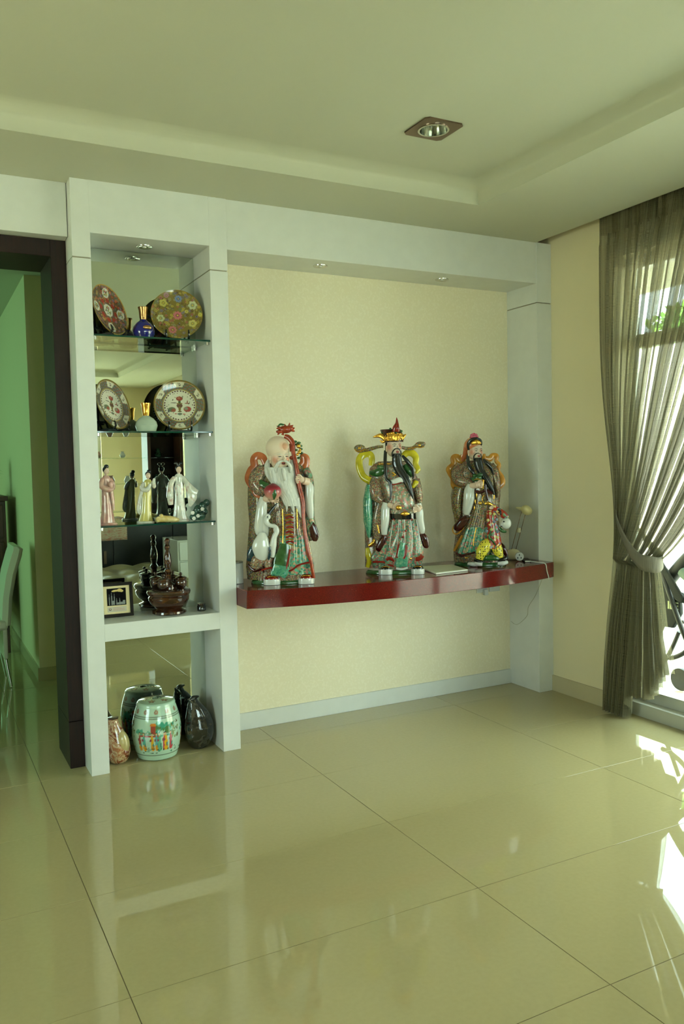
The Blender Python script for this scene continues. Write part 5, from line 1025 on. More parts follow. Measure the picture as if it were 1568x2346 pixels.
g = Geo(); F.tube(g, [(490, 770, 200), (530, 762, 216), (570, 772, 208)], [6, 8, 6], n=8); F.tube(g, [(600, 770, 190), (590, 830, 200), (600, 880, 190)], [(16, 10), (20, 12), (10, 8)], n=10); g.obj('sceptre_gilding', 'gold', t3)
at, hd = face(F, t3, (500, 395, 70), (100, 118), 0.50, 'hair', skin_blush('fair_skin_2', [(tuple(F(450, 420, 160)), .028, (0.80, 0.54, 0.44)), (tuple(F(585, 410, 140)), .024, (0.80, 0.54, 0.44))]), False)
g = Geo(); F.ell(g, (470, 310, 40), (112, 118, 100), 26, 16); F.tube(g, [(400, 300, 20), (380, 380, 10), (370, 440, 0), (330, 500, -10)], [(46, 40), (34, 34), (34, 30), (20, 20)], n=16); cp_ = g.obj('cap', 'orange', t3)
g = Geo(); F.tube(g, [(420, 380, 120), (418, 310, 145), (455, 262, 158), (520, 252, 160), (565, 275, 140), (575, 320, 110)], [(18, 12), (24, 14), (22, 14), (20, 14), (18, 14), (12, 10)], n=12); g.obj('cap_brim', 'hair', cp_)
g = Geo(); F.tube(g, [(405, 370, 100), (402, 300, 120), (440, 250, 135), (520, 236, 140), (575, 262, 110)], [6, 8, 8, 8, 6], n=8); F.tube(g, [(455, 310, 165), (520, 298, 182), (570, 312, 160)], [(18, 10), (34, 14), (10, 8)], n=14); F.ell(g, (515, 288, 184), (18, 10, 18)); g.obj('cap_gilding', 'gold', cp_)
g = Geo()
for (x, y, r) in ((480, 210, 38), (455, 190, 22), (505, 190, 24), (480, 178, 22), (520, 212, 20), (445, 215, 18)): F.ell(g, (x, y, 70), (r, r, r*.85), 14, 10)
g.obj('pompom', 'pink', cp_)
g = Geo(); F.tube(g, [(430, 240, 30), (470, 225, 60), (540, 235, 60)], [(24, 14), (20, 14), (14, 10)], n=10); g.obj('cap_leaf', 'green', cp_)
g = Geo()
F.loft(g, [(465, 492, 575, 90, 165), (520, 478, 592, 90, 172, .01), (620, 510, 620, 100, 180, .02), (720, 580, 680, 110, 182, .02), (820, 650, 725, 120, 176, .02), (900, 705, 745, 130, 166), (945, 738, 750, 140, 150)], 48, 13)
F.tube(g, [(485, 520, 150), (485, 470, 168), (510, 442, 178), (535, 436, 182), (560, 442, 174), (578, 470, 160), (582, 520, 150)], [6, 8, 7, 4, 7, 8, 6], n=8)
F.tube(g, [(600, 500, 120), (650, 560, 120), (700, 620, 110), (725, 700, 100)], [(12, 10), (22, 12), (20, 12), (5, 5)], n=12)
g.obj('beard', 'hair', t3)
g = Geo(); F.tube(g, [(408, 440, 100), (410, 520, 120), (430, 600, 140), (465, 660, 150), (490, 710, 150)], [(16, 12), (22, 12), (26, 14), (22, 12), (6, 6)], n=12); g.obj('side_lock', 'hair', t3)
g = Geo(); F.tube(g, [(350, 420, -10), (330, 500, -20), (270, 450, -30), (225, 460, -30), (225, 540, -25), (165, 600, -15), (195, 665, -5), (225, 720, 0), (235, 810, 10), (270, 845, 20), (350, 820, 60)], [(36, 14), (42, 16), (44, 14), (40, 14), (38, 14), (36, 14), (40, 14), (42, 14), (42, 14), (36, 14), (12, 10)], n=14); F.tube(g, [(380, 420, 0), (350, 470, -10), (310, 520, -10)], [(30, 18), (34, 20), (20, 16)], n=12); g.obj('scarf', 'amber', t3)
g = Geo(); F.tube(g, [(600, 420, 10), (610, 470, -5), (680, 480, -20), (720, 440, -30), (770, 445, -30), (765, 510, -25), (800, 560, -20), (780, 640, -10), (830, 720, 0), (840, 790, 10), (800, 840, 20), (750, 850, 40)], [(28, 16), (34, 16), (38, 14), (36, 14), (28, 12), (24, 12), (26, 12), (36, 14), (36, 14), (40, 14), (36, 14), (10, 10)], n=14); g.obj('scarf', 'amber', t3)
# boy at his side
kg = Geo(); F.loft(kg, [(1600, 640, 830, 150, 290, .02), (1500, 650, 830, 150, 290, .02), (1350, 650, 800, 150, 285, .02), (1200, 640, 770, 150, 275, .01), (1120, 650, 740, 170, 260, 0)], 60, 7)
F.tube(kg, [(690, 1110, 215), (740, 1130, 220), (800, 1170, 220), (850, 1210, 220), (900, 1250, 215)], [(38, 30), (44, 34), (40, 32), (46, 34), (34, 26)], n=16)
boy = kg.obj('boy_coat', 'robeR', t3)
ym, nty, by = new_mat('dotted_trousers'); tcy = nty.nodes.new('ShaderNodeTexCoord'); vy = nty.nodes.new('ShaderNodeTexVoronoi'); vy.inputs['Scale'].default_value = 75; vy.inputs['Randomness'].default_value = 0.35
nty.links.new(tcy.outputs['Object'], vy.inputs['Vector']); ry = ramp(nty, [(0.0, (0.12, 0.14, 0.10)), (0.27, (0.12, 0.14, 0.10)), (0.30, (0.86, 0.80, 0.26)), (1, (0.86, 0.80, 0.26))]); nty.links.new(vy.outputs['Distance'], ry.inputs[0]); nty.links.new(ry.outputs[0], by.inputs['Base Color']); by.inputs['Roughness'].default_value = 0.12
g = Geo(); F.tube(g, [(690, 1560, 220), (640, 1600, 240), (590, 1680, 255), (565, 1770, 255)], [(64, 56), (76, 60), (72, 56), (48, 44)], n=22); F.tube(g, [(760, 1590, 215), (780, 1640, 230), (800, 1700, 235), (815, 1750, 230)], [(70, 56), (66, 54), (56, 48), (40, 36)], n=22); g.obj('trouser_leg', ym, boy)
g = Geo(); F.tube(g, [(520, 1818, 240), (560, 1826, 260), (600, 1832, 265)], [(30, 34), (34, 42), (26, 30)], n=16); F.tube(g, [(790, 1820, 225), (850, 1818, 230), (910, 1806, 215)], [(26, 30), (36, 40), (20, 22)], n=16); F.tube(g, [(430, 1826, 190), (480, 1832, 220), (540, 1834, 230)], [(20, 30), (30, 36), (30, 30)], n=14); g.obj('shoe_sole', 'porc_white', boy)
g = Geo(); F.tube(g, [(505, 1780, 240), (560, 1795, 262), (600, 1812, 262)], [(24, 30), (28, 38), (14, 20)], n=14); F.tube(g, [(790, 1785, 225), (860, 1770, 232), (915, 1740, 215)], [(22, 30), (30, 36), (14, 18)], n=14); g.obj('shoe_upper', 'black_porc', boy)
g = Geo(); F.ell(g, (885, 1320, 210), (66, 62, 72), 26, 18); F.ell(g, (838, 1335, 225), (30, 30, 34), 14, 10); g.obj('boy_head', 'porc_white', boy)
g = Geo(); F.ell(g, (858, 1303, 268), (11, 7, 9)); F.ell(g, (830, 1360, 252), (12, 6, 6)); F.tube(g, [(790, 1150, 250), (815, 1180, 255), (820, 1220, 250)], [12, 15, 8], n=8); g.obj('boy_features', 'hair', boy)
g = Geo(); F.tube(g, [(800, 1370, 240), (835, 1415, 250), (890, 1430, 240)], [(18, 14), (22, 16), (12, 10)], n=10); F.tube(g, [(700, 1420, 296), (680, 1500, 298), (720, 1540, 298), (760, 1600, 292)], [(8, 6), (14, 8), (14, 8), (8, 6)], n=8); g.obj('green_collar', 'green', boy)
g = Geo(); hand(F, g, (695, 1130, 260), 30, 1, .4, -.4); g.obj('boy_hand', 'skin', boy)
g = Geo(); F.tube(g, [(625, 1080, 235), (665, 1070, 240), (720, 1095, 235)], [(16, 12), (24, 14), (14, 10)], n=10); g.obj('gilt_toggle', 'gold', boy)
g = Geo(); rr_ = random.Random(1)
for (x, y, v) in ((690, 1200, 284), (665, 1285, 290), (710, 1400, 294), (780, 1500, 292), (740, 1210, 280)): F.ell(g, (x, y, v), (18, 7, 20), 12, 8)
g.obj('coat_flower', 'lemon', boy)
g = Geo()
for (x, y, v) in ((740, 1305, 286), (780, 1430, 288), (650, 1420, 280), (770, 1275, 275)): F.ell(g, (x, y, v), (19, 7, 20), 12, 8)
g.obj('coat_flower', M.setdefault('bluegrey', plain('blue_grey_glaze', (0.45, 0.50, 0.56), .15)), boy)
g = Geo(); c = F(705, 1775, 250); F.tube(g, [(610, 1770, 250), (660, 1755, 268), (745, 1755, 268), (800, 1770, 250)], [(24, 26), (36, 34), (36, 34), (20, 22)], n=16); g.obj('ingot', 'green', t3)
g = Geo(); F.tube(g, [(815, 1570, 120), (860, 1630, 130), (890, 1700, 130), (905, 1740, 130)], [(26, 20), (34, 24), (28, 20), (12, 10)], n=14); g.obj('robe_corner', 'maroon', t3)

# ------------------------------------------------------------------ small things on the red shelf
t = thing('tablet', 'flat white tablet or folder lying on the red shelf between two statues', 'tablet', (2.72, 3.965, ZS+.0005))
P = [(2.672, 4.155), (2.862, 4.085), (2.790, 3.812), (2.562, 3.785)]; P = [(2.640, 4.10), (2.862, 4.07), (2.795, 3.812), (2.560, 3.79)]
Geo().prism([(x-2.72, y-3.965) for x, y in P], 0, 0.009).obj('case', plain('white_plastic', (0.86, 0.86, 0.80), 0.3), t, bevel=0.002)
Geo().prism([((x-2.72)*.95, (y-3.965)*.95) for x, y in P], 0.009, 0.0096).obj('cover', plain('pale_cover', (0.78, 0.80, 0.70), 0.25), t)
t = thing('charger', 'slim dark charger lying at the right end of the red shelf with white lead', 'charger', (3.372, 3.99, ZS+.0005), -2.15)
Geo().box(-.075, .065, -.022, .022, 0, .010).obj('body', 'black', t, bevel=0.003); Geo().box(.065, .080, -.016, .016, .001, .010).obj('white_plug', 'porc_white', t, bevel=0.002)
g = Geo(); g.tube([(3.335, 3.925, .856), (3.345, 3.900, .856), (3.356, 3.860, .8535), (3.366, 3.825, .8535), (3.374, 3.811, .842), (3.384, 3.814, .805), (3.400, 3.819, .770), (3.408, 3.822, .748)], .0028, n=8)
tag(g.obj('charging_cable', 'porc_white', None), 'white cable hanging over the front edge at the right end of the red shelf', 'cable')
g = Geo(); g.tube([(3.469, 3.951, .735), (3.471, 4.02, .62), (3.471, 4.088, .537), (3.4715, 4.105, .474), (3.4715, 4.20, .404), (3.470, 4.262, .415)], .0012, n=6)
tag(g.obj('thin_cable', plain('grey_cable', (0.60, 0.60, 0.52), .6), None), 'thin grey cable looping down the pillar side below the red shelf', 'cable')
for (x, lb) in ((3.245, 'white wall socket with a plug just under the red shelf'), (3.345, 'white wall switch plate under the red shelf, nearer the pillar')):
    t = thing('wall_socket', lb, 'socket', (x, YB-.0005, .655))
    Geo().box(-.043, .043, -.008, 0, -.030, .043).obj('plate', 'porc_white', t, bevel=0.002)
    if x < 3.3: Geo().box(.002, .030, -.034, -.008, -.045, -.008).obj('plug', 'porc_white', t, bevel=0.003)
    else: Geo().box(-.014, .014, -.012, -.008, -.010, .018).obj('rocker', 'porc_white', t, bevel=0.001)
t = thing('white_canister', 'short white canister with dark lid rim at the left end of the red shelf', 'canister', (1.512, 4.135, ZS+.0005))
Geo().lathe([(0.034, 0), (0.036, 0.003), (0.036, 0.108), (0.034, 0.110)], 36).obj('body', 'porc_white', t, ang=30); Geo().lathe([(0.0365, 0.110), (0.0365, 0.116), (0.033, 0.118)], 36).obj('lid', plain('grey_lid', (0.45, 0.45, 0.4), .4), t, ang=30)
t = thing('desk_lamp', 'small cream desk lamp with twin rods behind the right statue', 'lamp', (3.380, 4.125, ZS+.0005))
Geo().lathe([(0.050, 0), (0.058, 0.006), (0.058, 0.016), (0.048, 0.040), (0.030, 0.058), (0.010, 0.064)], 32).obj('base', plain('cream_plastic', (0.78, 0.75, 0.62), .35), t, ang=30)
for dx in (-.014, .022): Geo().tube([(dx, 0, .055), (dx+.018, -.03, .18), (dx+.040, -.06, .315)], .0022, n=8).obj('rod', 'steel', t)
Geo().lathe([(0.010, 0), (0.013, 0.004), (0.013, 0.026), (0.010, 0.030)], 16, (0.022, -.03, .17)).obj('sliding_joint', 'cream_plastic' if 0 else plain('cream_joint', (0.78, 0.75, 0.62), .35), t)
g = Geo(); g.ell((.050, -.075, .313), (.042, .026, .030), 24, 16, roty(.45)); g.tube([(.028, -.065, .318), (.0, -.05, .328), (-.012, -.045, .330)], [.014, .007, .003], n=10); g.obj('shade', plain('cream_shade', (0.80, 0.76, 0.56), .3), t)
t = thing('plug_adaptor', 'round white three-hole plug adaptor beside the right statue\'s foot', 'adaptor', (3.335, 4.010, ZS+.0005), -.65)
g = Geo(); g.rings([[(0.027*math.cos(2*PI*k/28)*e, y, 0.029+0.027*math.sin(2*PI*k/28)*e) for k in range(28)] for y, e in ((.02, .9), (.015, 1), (-.014, 1), (-.018, .92))]); g.obj('body', 'porc_white', t, ang=50)
g = Geo()
for x, z in ((0, .040), (-.010, .022), (.010, .022)): g.box(x-.003, x+.003, -.0188, -.0175, z-.005, z+.005)
g.obj('pin_hole', 'black', t)

# ------------------------------------------------------------------ tied-back sheer curtain
def sstep(a, b, x): x = np.clip((x-a)/(b-a), 0, 1); return x*x*(3-2*x)
def curtain(name, sign, y_edge, y_far, label, xc=3.530):
    """y_edge: side tied to the wall; y_far: free side up at the rail; sign -1 when the cloth spreads towards -y"""
    NU, NV = 420, 110; zt, zb, ztie = 3.0, 0.012, 0.90
    W = abs(y_far-y_edge); nf = 30 if W > 1 else 14
    g = Geo(); vs = []; uv = []
    for j in range(NV+1):
        z = zt+(zb-zt)*j/NV
        for i in range(NU+1):
            s = i/NU
            edge = 0.105*math.exp(-((z-1.12)/0.60)**2)+0.02*(z < ztie)*(ztie-z)/ztie+.03*(1-max(0, (z-1.2)/1.8))*(z > 1.2)*0
            if z > ztie:
                q = (z-ztie)/(zt-ztie); p = 0.98-0.24*s**1.2
                bun = 0.110+0.275*s**0.9
                full = s*W
                y = edge*(1-s)*1.0+(bun+(full-bun)*q**p if s > 0.0 else 0)
                y = edge*(1-s)**3+(bun*(1-q**p)*(s**0.65)+full*q**p)
                tight = 1-q**0.35
            else:
                q = (ztie-z)/ztie
                bun = 0.385*(s**0.65)
                lo = 0.30*s+0.0 if s < 0.62 else 0.186+(s-0.62)/.38*0.30
                e2 = edge*(1-s)**3
                y = e2+bun*(1-q**.8)+lo*q**.8
                zz = q
                tight = 1-q**0.5
            ph = s*nf*2*PI+0.9*math.sin(s*17)+0.5*math.sin(z*1.3+s*5)
            if z < ztie: ph = ph*(1-0.0)
            am = (0.013+0.022*s)*(1-0.72*tight)*(0.8+0.3*math.sin(s*31))
            am *= 1.25 if z < 2.7 else 0.8
            dx = am*math.sin(ph)+0.006*math.sin(2.3*ph+z)+0.012*(1-.7*tight)*math.sin(ph/3.1+1)
            dy = 0.010*(1-.6*tight)*math.cos(ph*1.0+0.7)
            # gathering: cloth piles in depth where it is tied
            pile = 0.035*tight*math.sin(PI*min(1, s*1.0))*(1 if z > ztie-0.5 else .6)
            zz = z
            if z < 0.5 and s > 0.62: zz = z+ (0.5-z)/0.5*(0.30*(sstep(.62, .66, s)*0.45+sstep(.80, 1.0, s)*0.6))
            X = xc-dx*1.0-pile*(1 if s < .9 else .6)
            if z > ZC-0.02: X = max(3.482, min(3.57, X))
            elif z > 2.6: X = max(3.470, X)
            if z < 0.15: X = min(X, 3.555)
            X = min(X, 3.582)
            vs.append((X, y_edge+sign*(y+dy*(0 if i == 0 else 1)), zz)); uv.append((s*6.0, z))
    n = NU+1
    fs = [(j*n+i, j*n+i+1, (j+1)*n+i+1, (j+1)*n+i) for j in range(NV) for i in range(NU)]
    root = thing(name, label, 'curtain', (xc, y_edge, 0)); inv = Matrix.Translation((-xc, -y_edge, 0))
    g.add(vs, fs); o = g.obj('cloth', 'sheer', root, ang=180); o.matrix_parent_inverse = inv
    ul = o.data.uv_layers.new(name='UVMap'); li = np.empty(len(o.data.loops), int); o.data.loops.foreach_get('vertex_index', li)
    ul.data.foreach_set('uv', np.array(uv)[li].ravel())
    # heading tape
    h = Geo(); vs = []; uvh = []
    for z in (2.99, 2.735):
        for i in range(0, NU+1, 2):
            s = i/NU; ph = s*nf*2*PI+0.9*math.sin(s*17)+0.5*math.sin(z*1.3+s*5); yy = y_edge+sign*s*W
            vs.append((max(3.478, xc-0.003-0.02*math.sin(ph)), yy, z)); uvh.append((s*6+.3, z))
    m = NU//2+1; h.add(vs, [(i, i+1, m+i+1, m+i) for i in range(m-1)]); ho = h.obj('heading_band', 'sheer', root, ang=180); ho.matrix_parent_inverse = inv
    ul = ho.data.uv_layers.new(name='UVMap'); li = np.empty(len(ho.data.loops), int); ho.data.loops.foreach_get('vertex_index', li); ul.data.foreach_set('uv', np.array(uvh)[li].ravel())
    # tie-back: a folded band from a wall hook around the gathered cloth
    b = Geo(); c = lambda y: y_edge+sign*y
    path = [(3.585, c(.095), 1.20), (3.545, c(.100), 1.205), (3.488, c(.150), 1.13), (3.452, c(.26), 1.00), (3.440, c(.35), .925), (3.452, c(.41), .910), (3.50, c(.438), .905), (3.56, c(.41), .93), (3.572, c(.33), .99), (3.575, c(.16), 1.14), (3.585, c(.10), 1.195)]
    PP, _ = smooth(path, .01, 6); vs = []; 
    for k, p in enumerate(PP):
        q_ = k/len(PP); hw = 0.010+0.034*math.sin(PI*min(1, max(0, q_-.08)*1.25))**1.3; 
        for e in (-1, -.4, .4, 1): vs.append((p.x-0.004*(1-e*e), p.y+0.18*e*hw*0, p.z+e*hw))
    fs = [(k*4+e, k*4+e+1, (k+1)*4+e+1, (k+1)*4+e) for k in range(len(PP)-1) for e in range(3)]
    bo = b.add(vs, fs).obj('tie_back', M['tieband'], root, ang=180); bo.matrix_parent_inverse = inv
    so = bo.modifiers.new('thick', 'SOLIDIFY'); so.thickness = 0.003
    hk = Geo().lathe([(.012, 0), (.012, .006), (.005, .008), (.005, .03), (.009, .034), (.004, .038)], 16); ho = hk.obj('wall_hook', 'steel', root); ho.matrix_parent_inverse = inv
    ho.matrix_local = Matrix.Translation((XR, c(.095), 1.20)) @ Matrix.Rotation(-PI/2, 4, 'Y'); ho.matrix_parent_inverse = inv
    return root
M['tieband'] = noisy('tie_band_cloth', [(0.3, (0.38, 0.36, 0.31)), (0.7, (0.50, 0.48, 0.42))], 12, rough=0.8, stretch=(1, 40, 1))
curtain('sheer_curtain', -1, 3.505, 1.80, 'sheer grey-brown curtain tied back with a band beside the sliding door, in view')
curtain('sheer_curtain', 1, 0.62, 1.02, 'sheer grey-brown curtain on the far side of the sliding door')
for s, nm in ((-1, 'window curtain hanging by the rear right window, side nearer the room'),):
    pass

# ------------------------------------------------------------------ outside: folded black pushchair by the glass
t = thing('pushchair', 'black folded pushchair with lettering standing outside the glass door', 'pushchair', (4.0, 3.20, -.012), 0)
def wp(y, z, x=4.0): return (x-4.0, y-3.20, z+.012)
fab = plain('black_fabric', (0.045, 0.075, 0.075), 0.8)
def sheet(g, poly, x0, th=0.03):
    n = len(poly); a = [(x0-4.0-th/2, y-3.20, z+.012) for y, z in poly]; b_ = [(x0-4.0+th/2, y-3.20, z+.012) for y, z in poly]
    return g.add(a+b_, [tuple(range(n)), tuple(range(n, 2*n))[::-1]]+[(i, (i+1) % n, (i+1) % n+n, i+n) for i in range(n)])
g = Geo(); sheet(g, [(3.52, .86), (3.46, .80), (3.345, .62), (3.340, .55), (3.40, .44), (3.365, .462), (3.46, .46), (3.50, .40), (3.56, .43)][0:4]+[(3.395, .455), (3.47, .455), (3.505, .38), (3.56, .42)], 4.0); seat = g.obj('seat_fabric', fab, t, bevel=.008)
g = Geo(); sheet(g, [(3.50, .88), (3.46, .86), (3.30, .66), (3.31, .62), (3.36, .64)], 3.965, .02); g.obj('side_flap', fab, t, bevel=.006)
for (pp, r) in (([(3.62, 0.98, 4.0), (3.50, .86, 3.98), (3.42, .70, 3.97), (3.36, .56, 3.97), (3.30, .42, 3.98), (3.20, .22, 4.0), (3.00, .08, 4.0)], .016), ([(3.45, .74, 4.02), (3.32, .88, 4.02), (3.10, 1.06, 4.02), (2.95, 1.14, 4.02)], .040), ([(3.34, .66, 3.99), (3.26, .62, 3.99), (3.18, .64, 3.99), (3.08, .74, 4.0)], .026), ([(3.56, .12, 4.0), (3.44, .28, 4.0), (3.36, .44, 4.0)], .013), ([(3.44, .285, 3.95), (3.36, .29, 3.94), (3.27, .345, 3.95), (3.22, .44, 3.97)], .014), ([(3.44, .28, 4.25), (3.36, .44, 4.25), (3.45, .74, 4.25), (3.10, 1.06, 4.25), (2.95, 1.14, 4.25)], .014), ([(2.95, 1.14, 4.02), (2.93, 1.15, 4.13), (2.95, 1.14, 4.25)], .016), ([(3.34, .5, 4.0), (3.34, .5, 4.25)], .012)):
    Geo().tube([wp(*p) for p in pp], r, n=10).obj('frame_tube', 'black', t)
g = Geo().tube([wp(3.20, .70, 3.99), wp(3.27, .76, 3.99), wp(3.34, .80, 4.0)], .03, n=10); g.obj('bumper_pad', plain('grey_pad', (0.45, 0.55, 0.52), .5), t)
for (y, x) in ((2.99, 3.97), (2.99, 4.28), (3.58, 3.97), (3.58, 4.28)):
    g = Geo(); R_ = .075; g.rings([[(x-4.0+dx, y-3.20+r*math.cos(2*PI*k/32), R_+.002+r*math.sin(2*PI*k/32)) for k in range(32)] for dx, r in ((-.014, .055), (-.014, .070), (0, .075), (.014, .070), (.014, .055))]); g.obj('wheel', 'black', t)
fc = bpy.data.curves.new('lettering', 'FONT'); fc.body = 'ILE'; fc.size = .062; fc.extrude = .001; fc.offset = .0022; fc.align_x = 'CENTER'
fo = bpy.data.objects.new('lettering', fc); C.objects.link(fo); dg = bpy.context.evaluated_depsgraph_get(); lm = bpy.data.meshes.new_from_object(fo.evaluated_get(dg)); bpy.data.objects.remove(fo)
lo = bpy.data.objects.new('lettering', lm); C.objects.link(lo); lm.materials.clear(); lm.materials.append(plain('letter_white', (0.75, 0.78, 0.62), .6)); lo.parent = seat
lo.matrix_local = Matrix(((0, 0, -1, -.0205), (-1, 0, 0, .190), (0, 1, 0, .585), (0, 0, 0, 1)))

# ------------------------------------------------------------------ dining room seen through the doorway
M['chairwhite'] = plain('white_leather', (0.84, 0.84, 0.78), 0.35)
t = thing('dining_chair', 'white high-back dining chair with chrome legs beyond the doorway', 'chair', (0.30, 6.15, 0))
g = Geo(); rr = []
for (x, z, th) in ((.215, .43, .03), (.222, .50, .03), (.232, .62, .03), (.262, .78, .032), (.300, .90, .034), (.312, .945, .03), (.300, .965, .018)):
    rr.append([(x-th, -.20, z), (x+th*.2, -.215, z), (x+th, -.19, z), (x+th, .19, z), (x+th*.2, .215, z), (x-th, .20, z)])
g.rings(rr).obj('backrest', 'chairwhite', t, ang=60)
Geo().box(-.22, .225, -.215, .215, .40, .47).obj('seat', 'chairwhite', t, bevel=.02); Geo().box(.19, .22, -.20, .20, .20, .41).obj('back_skirt', 'chairwhite', t, bevel=.01)
for sx in (-1, 1):
    for sy in (-1, 1): Geo().tube([(sx*.195, sy*.18, .42), (sx*.205, sy*.185, .2), (sx*.232, sy*.19, .008)], [.014, .012, .010], n=12).obj('leg', 'chrome', t); 
M['brown'] = noisy('brown_wood', [(0.3, (0.16, 0.08, 0.04)), (0.7, (0.34, 0.19, 0.10))], 7, rough=0.45, stretch=(8, 8, 1))
t = thing('wooden_sideboard', 'tall brown wooden sideboard against the wall beyond the doorway', 'sideboard', (0.50, 7.50, 0))
Geo().box(-.27, .17, -.38, .38, 1.24, 1.28).obj('top', 'brown', t, bevel=.004)
Geo().box(-.25, .15, -.36, .36, .30, 1.24).obj('body', 'brown', t, bevel=.003)
for a in (-.24, .09):
    for b_ in (-.36, .30): Geo().box(a, a+.055, b_, b_+.06, 0, .30).obj('leg', 'brown', t, bevel=.003)
for z0 in (.34, .64, .94):
    d_ = Geo().box(-.23, .13, -.375, -.36, z0, z0+.27).obj('drawer', 'brown', t, bevel=.004); Geo().ell((-.05, -.385, z0+.14), (.018, .012, .018), 12, 8).obj('knob', 'brass', d_)
t = thing('potted_plant', 'small green potted plant on the sideboard beyond the doorway', 'plant', (0.50, 7.45, 1.2805))
Geo().lathe([(.05, 0), (.06, .01), (.075, .08), (.07, .085)], 24).obj('pot', 'black_porc', t)
g = Geo(); rr_ = random.Random(5)
for k in range(36):
    a = rr_.uniform(0, 2*PI); L = rr_.uniform(.10, .19); h_ = rr_.uniform(.08, .22); c_, s_ = math.cos(a), math.sin(a)
    p = [(0.01*c_, .01*s_, .075), (L*.5*c_, L*.5*s_, .075+h_), (L*c_, L*s_, .075+h_*.8)]
    g.add([p[0], (p[1][0]-s_*.018, p[1][1]+c_*.018, p[1][2]), p[2], (p[1][0]+s_*.018, p[1][1]-c_*.018, p[1][2])], [(0, 1, 2, 3)])
o = g.obj('leaves', 'leaf', t); o['kind'] = 'stuff'

# ------------------------------------------------------------------ living room behind the camera (seen in the cabinet mirror)
M['leather'] = noisy('olive_leather', [(0.3, (0.40, 0.38, 0.28)), (0.7, (0.50, 0.48, 0.36))], 6, rough=0.3, bump=.3)
t = thing('leather_daybed', 'olive leather buttoned daybed reflected in the cabinet mirror', 'sofa', (1.9, 0.35, 0))
def cushion(g, x0, x1, y0, y1, z0, z1, nx=18, ny=18, puff=.03):
    vs = []; fs = []
    for j in range(ny+1):
        for i in range(nx+1):
            u, v_ = i/nx, j/ny; e = min(1, 6*min(u, 1-u, v_, 1-v_)); b_ = abs(math.sin(u*PI*3))*abs(math.sin(v_*PI*3))
            vs.append((x0+(x1-x0)*u, y0+(y1-y0)*v_, z1-(1-e)**2*.05+puff*(b_-.5)))
    n = nx+1; fs = [(j*n+i, j*n+i+1, (j+1)*n+i+1, (j+1)*n+i) for j in range(ny) for i in range(nx)]
    g.add(vs, fs); return g.box(x0+.004, x1-.004, y0+.004, y1-.004, z0, z1-.055)
cushion(Geo(), -.45, .45, -.85, .55, .12, .46, 30, 40).obj('cushion', 'leather', t, ang=60)
for a in (-.40, .36):
    for b_ in (-.80, .46): Geo().box(a, a+.04, b_, b_+.04, 0, .12).obj('leg', 'black', t)
t = thing('black_sideboard', 'long black sideboard behind the daybed, reflected in the mirror', 'sideboard', (2.3, -1.35, 0))
Geo().box(-1.0, 1.1, -.25, .25, .05, .86).obj('body', 'black', t, bevel=.004); Geo().box(-1.02, 1.12, -.27, .27, .86, .90).obj('top', plain('dark_top', (.10, .09, .08), .2), t, bevel=.003)
for k in range(3): d_ = Geo().box(-.98+k*.70, -.30+k*.70, .25, .265, .08, .84).obj('door', 'black', t, bevel=.003); Geo().box(-.40+k*.7, -.37+k*.7, .265, .28, .40, .55).obj('handle', 'steel', d_)
t = thing('white_drawer_unit', 'white drawer unit beside the black sideboard, reflected in the mirror', 'drawers', (2.80, -0.45, 0))
Geo().box(-.30, .34, -.30, .30, 0, .70).obj('body', 'porc_white', t, bevel=.004)
for k in range(3): Geo().box(-.28, .32, .30, .312, .04+k*.22, .24+k*.22).obj('drawer', 'alu', t, bevel=.003)
M['check'] = noisy('checked_cloth', [(0.35, (0.72, 0.62, 0.52)), (0.5, (0.78, 0.74, 0.66)), (0.6, (0.72, 0.46, 0.38))], 18, rough=.9, stretch=(1, 1, 6))
g = Geo(); vs = []; 
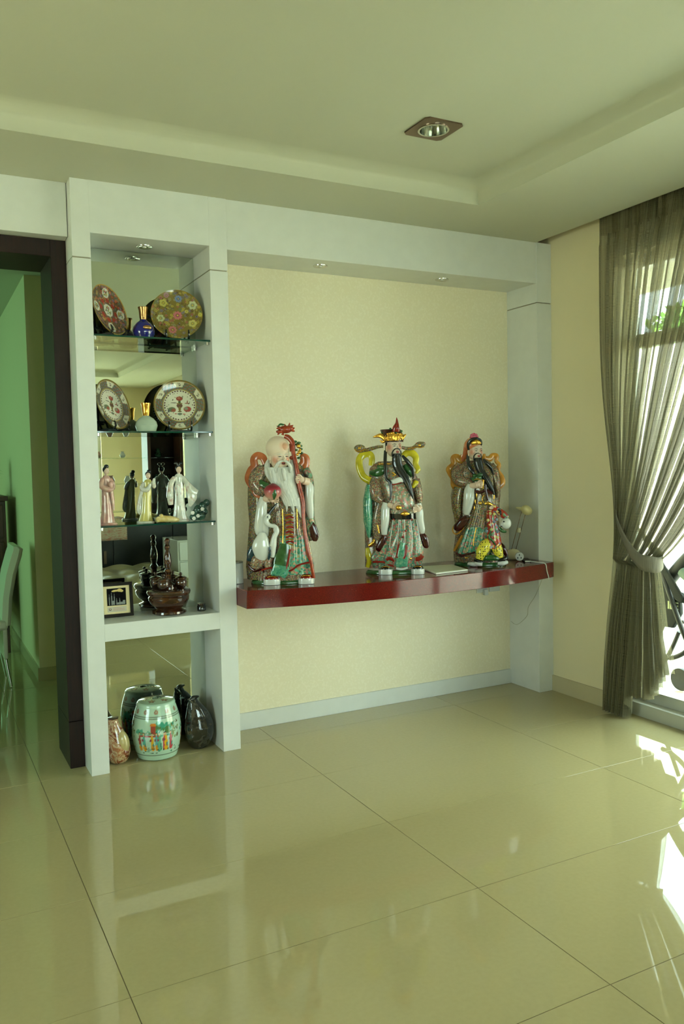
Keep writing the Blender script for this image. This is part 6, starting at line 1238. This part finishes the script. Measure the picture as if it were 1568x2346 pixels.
for j in range(15):
    for i in range(15):
        x = -.22+.44*i/14; v_ = j/14; y = .30-.36*(1-v_) if v_ < .55 else .29; z = .0 if v_ < .55 else -(v_-.55)*.55
        vs.append((x, (-.10+.36*min(1, v_/.55)) if v_ < .55 else .285+.012*math.sin(i), z+.006+.008*abs(math.sin(i*1.3))*(v_ < .55)))
g.add(vs, [(j*15+i, j*15+i+1, (j+1)*15+i+1, (j+1)*15+i) for j in range(14) for i in range(14)])
o = g.obj('checked_cloth', 'check', None, ang=180); o.location = (1.95, -1.35, .909); tag(o, 'red and white checked cloth draped over the black sideboard, seen in the mirror', 'cloth')
sm = o.modifiers.new('thick', 'SOLIDIFY'); sm.thickness = .003
t = thing('glass_display_shelf', 'dark framed glass shelf unit with ornaments behind the sideboard, seen in the mirror', 'shelf unit', (2.45, -1.95, 0))
for x in (-.62, .20, .62): Geo().box(x-.02, x+.02, -.15, .15, 0, 2.05).obj('post', 'brown', t, bevel=.002)
for z in (.95, 1.30, 1.62, 2.03): Geo().box(-.60, .60, -.14, .14, z, z+.008).obj('glass_plate', 'glass', t)
Geo().box(.22, .60, -.15, -.14, .9, 2.05).obj('back_panel', 'wenge', t)
orn = None; rr_ = random.Random(3)
for k, (x, z) in enumerate(((-.45, 1.308), (-.25, 1.308), (-.05, 1.308), (.32, 1.308), (.48, 1.308), (-.4, 1.628), (-.1, 1.628), (.35, 1.628))):
    s_ = rr_.uniform(.8, 1.2)
    o = Geo().lathe([(.02*s_, 0), (.035*s_, .01), (.045*s_, .04*s_), (.03*s_, .07*s_), (.02*s_, .09*s_), (.026*s_, .10*s_)], 20).obj('ornament_vase', ['black_porc', 'rose', 'porc_white', 'rock'][k % 4], None)
    o.location = (2.45+x, -1.95, z+.001); tag(o, ['black', 'pink', 'white', 'green'][k % 4]+' little vase, '+['first','second','third','fourth','fifth'][k if k < 5 else k-5]+' on the '+('lower' if k < 5 else 'upper')+' glass shelf in the mirror', 'vase', 'ornaments on the glass shelf unit')
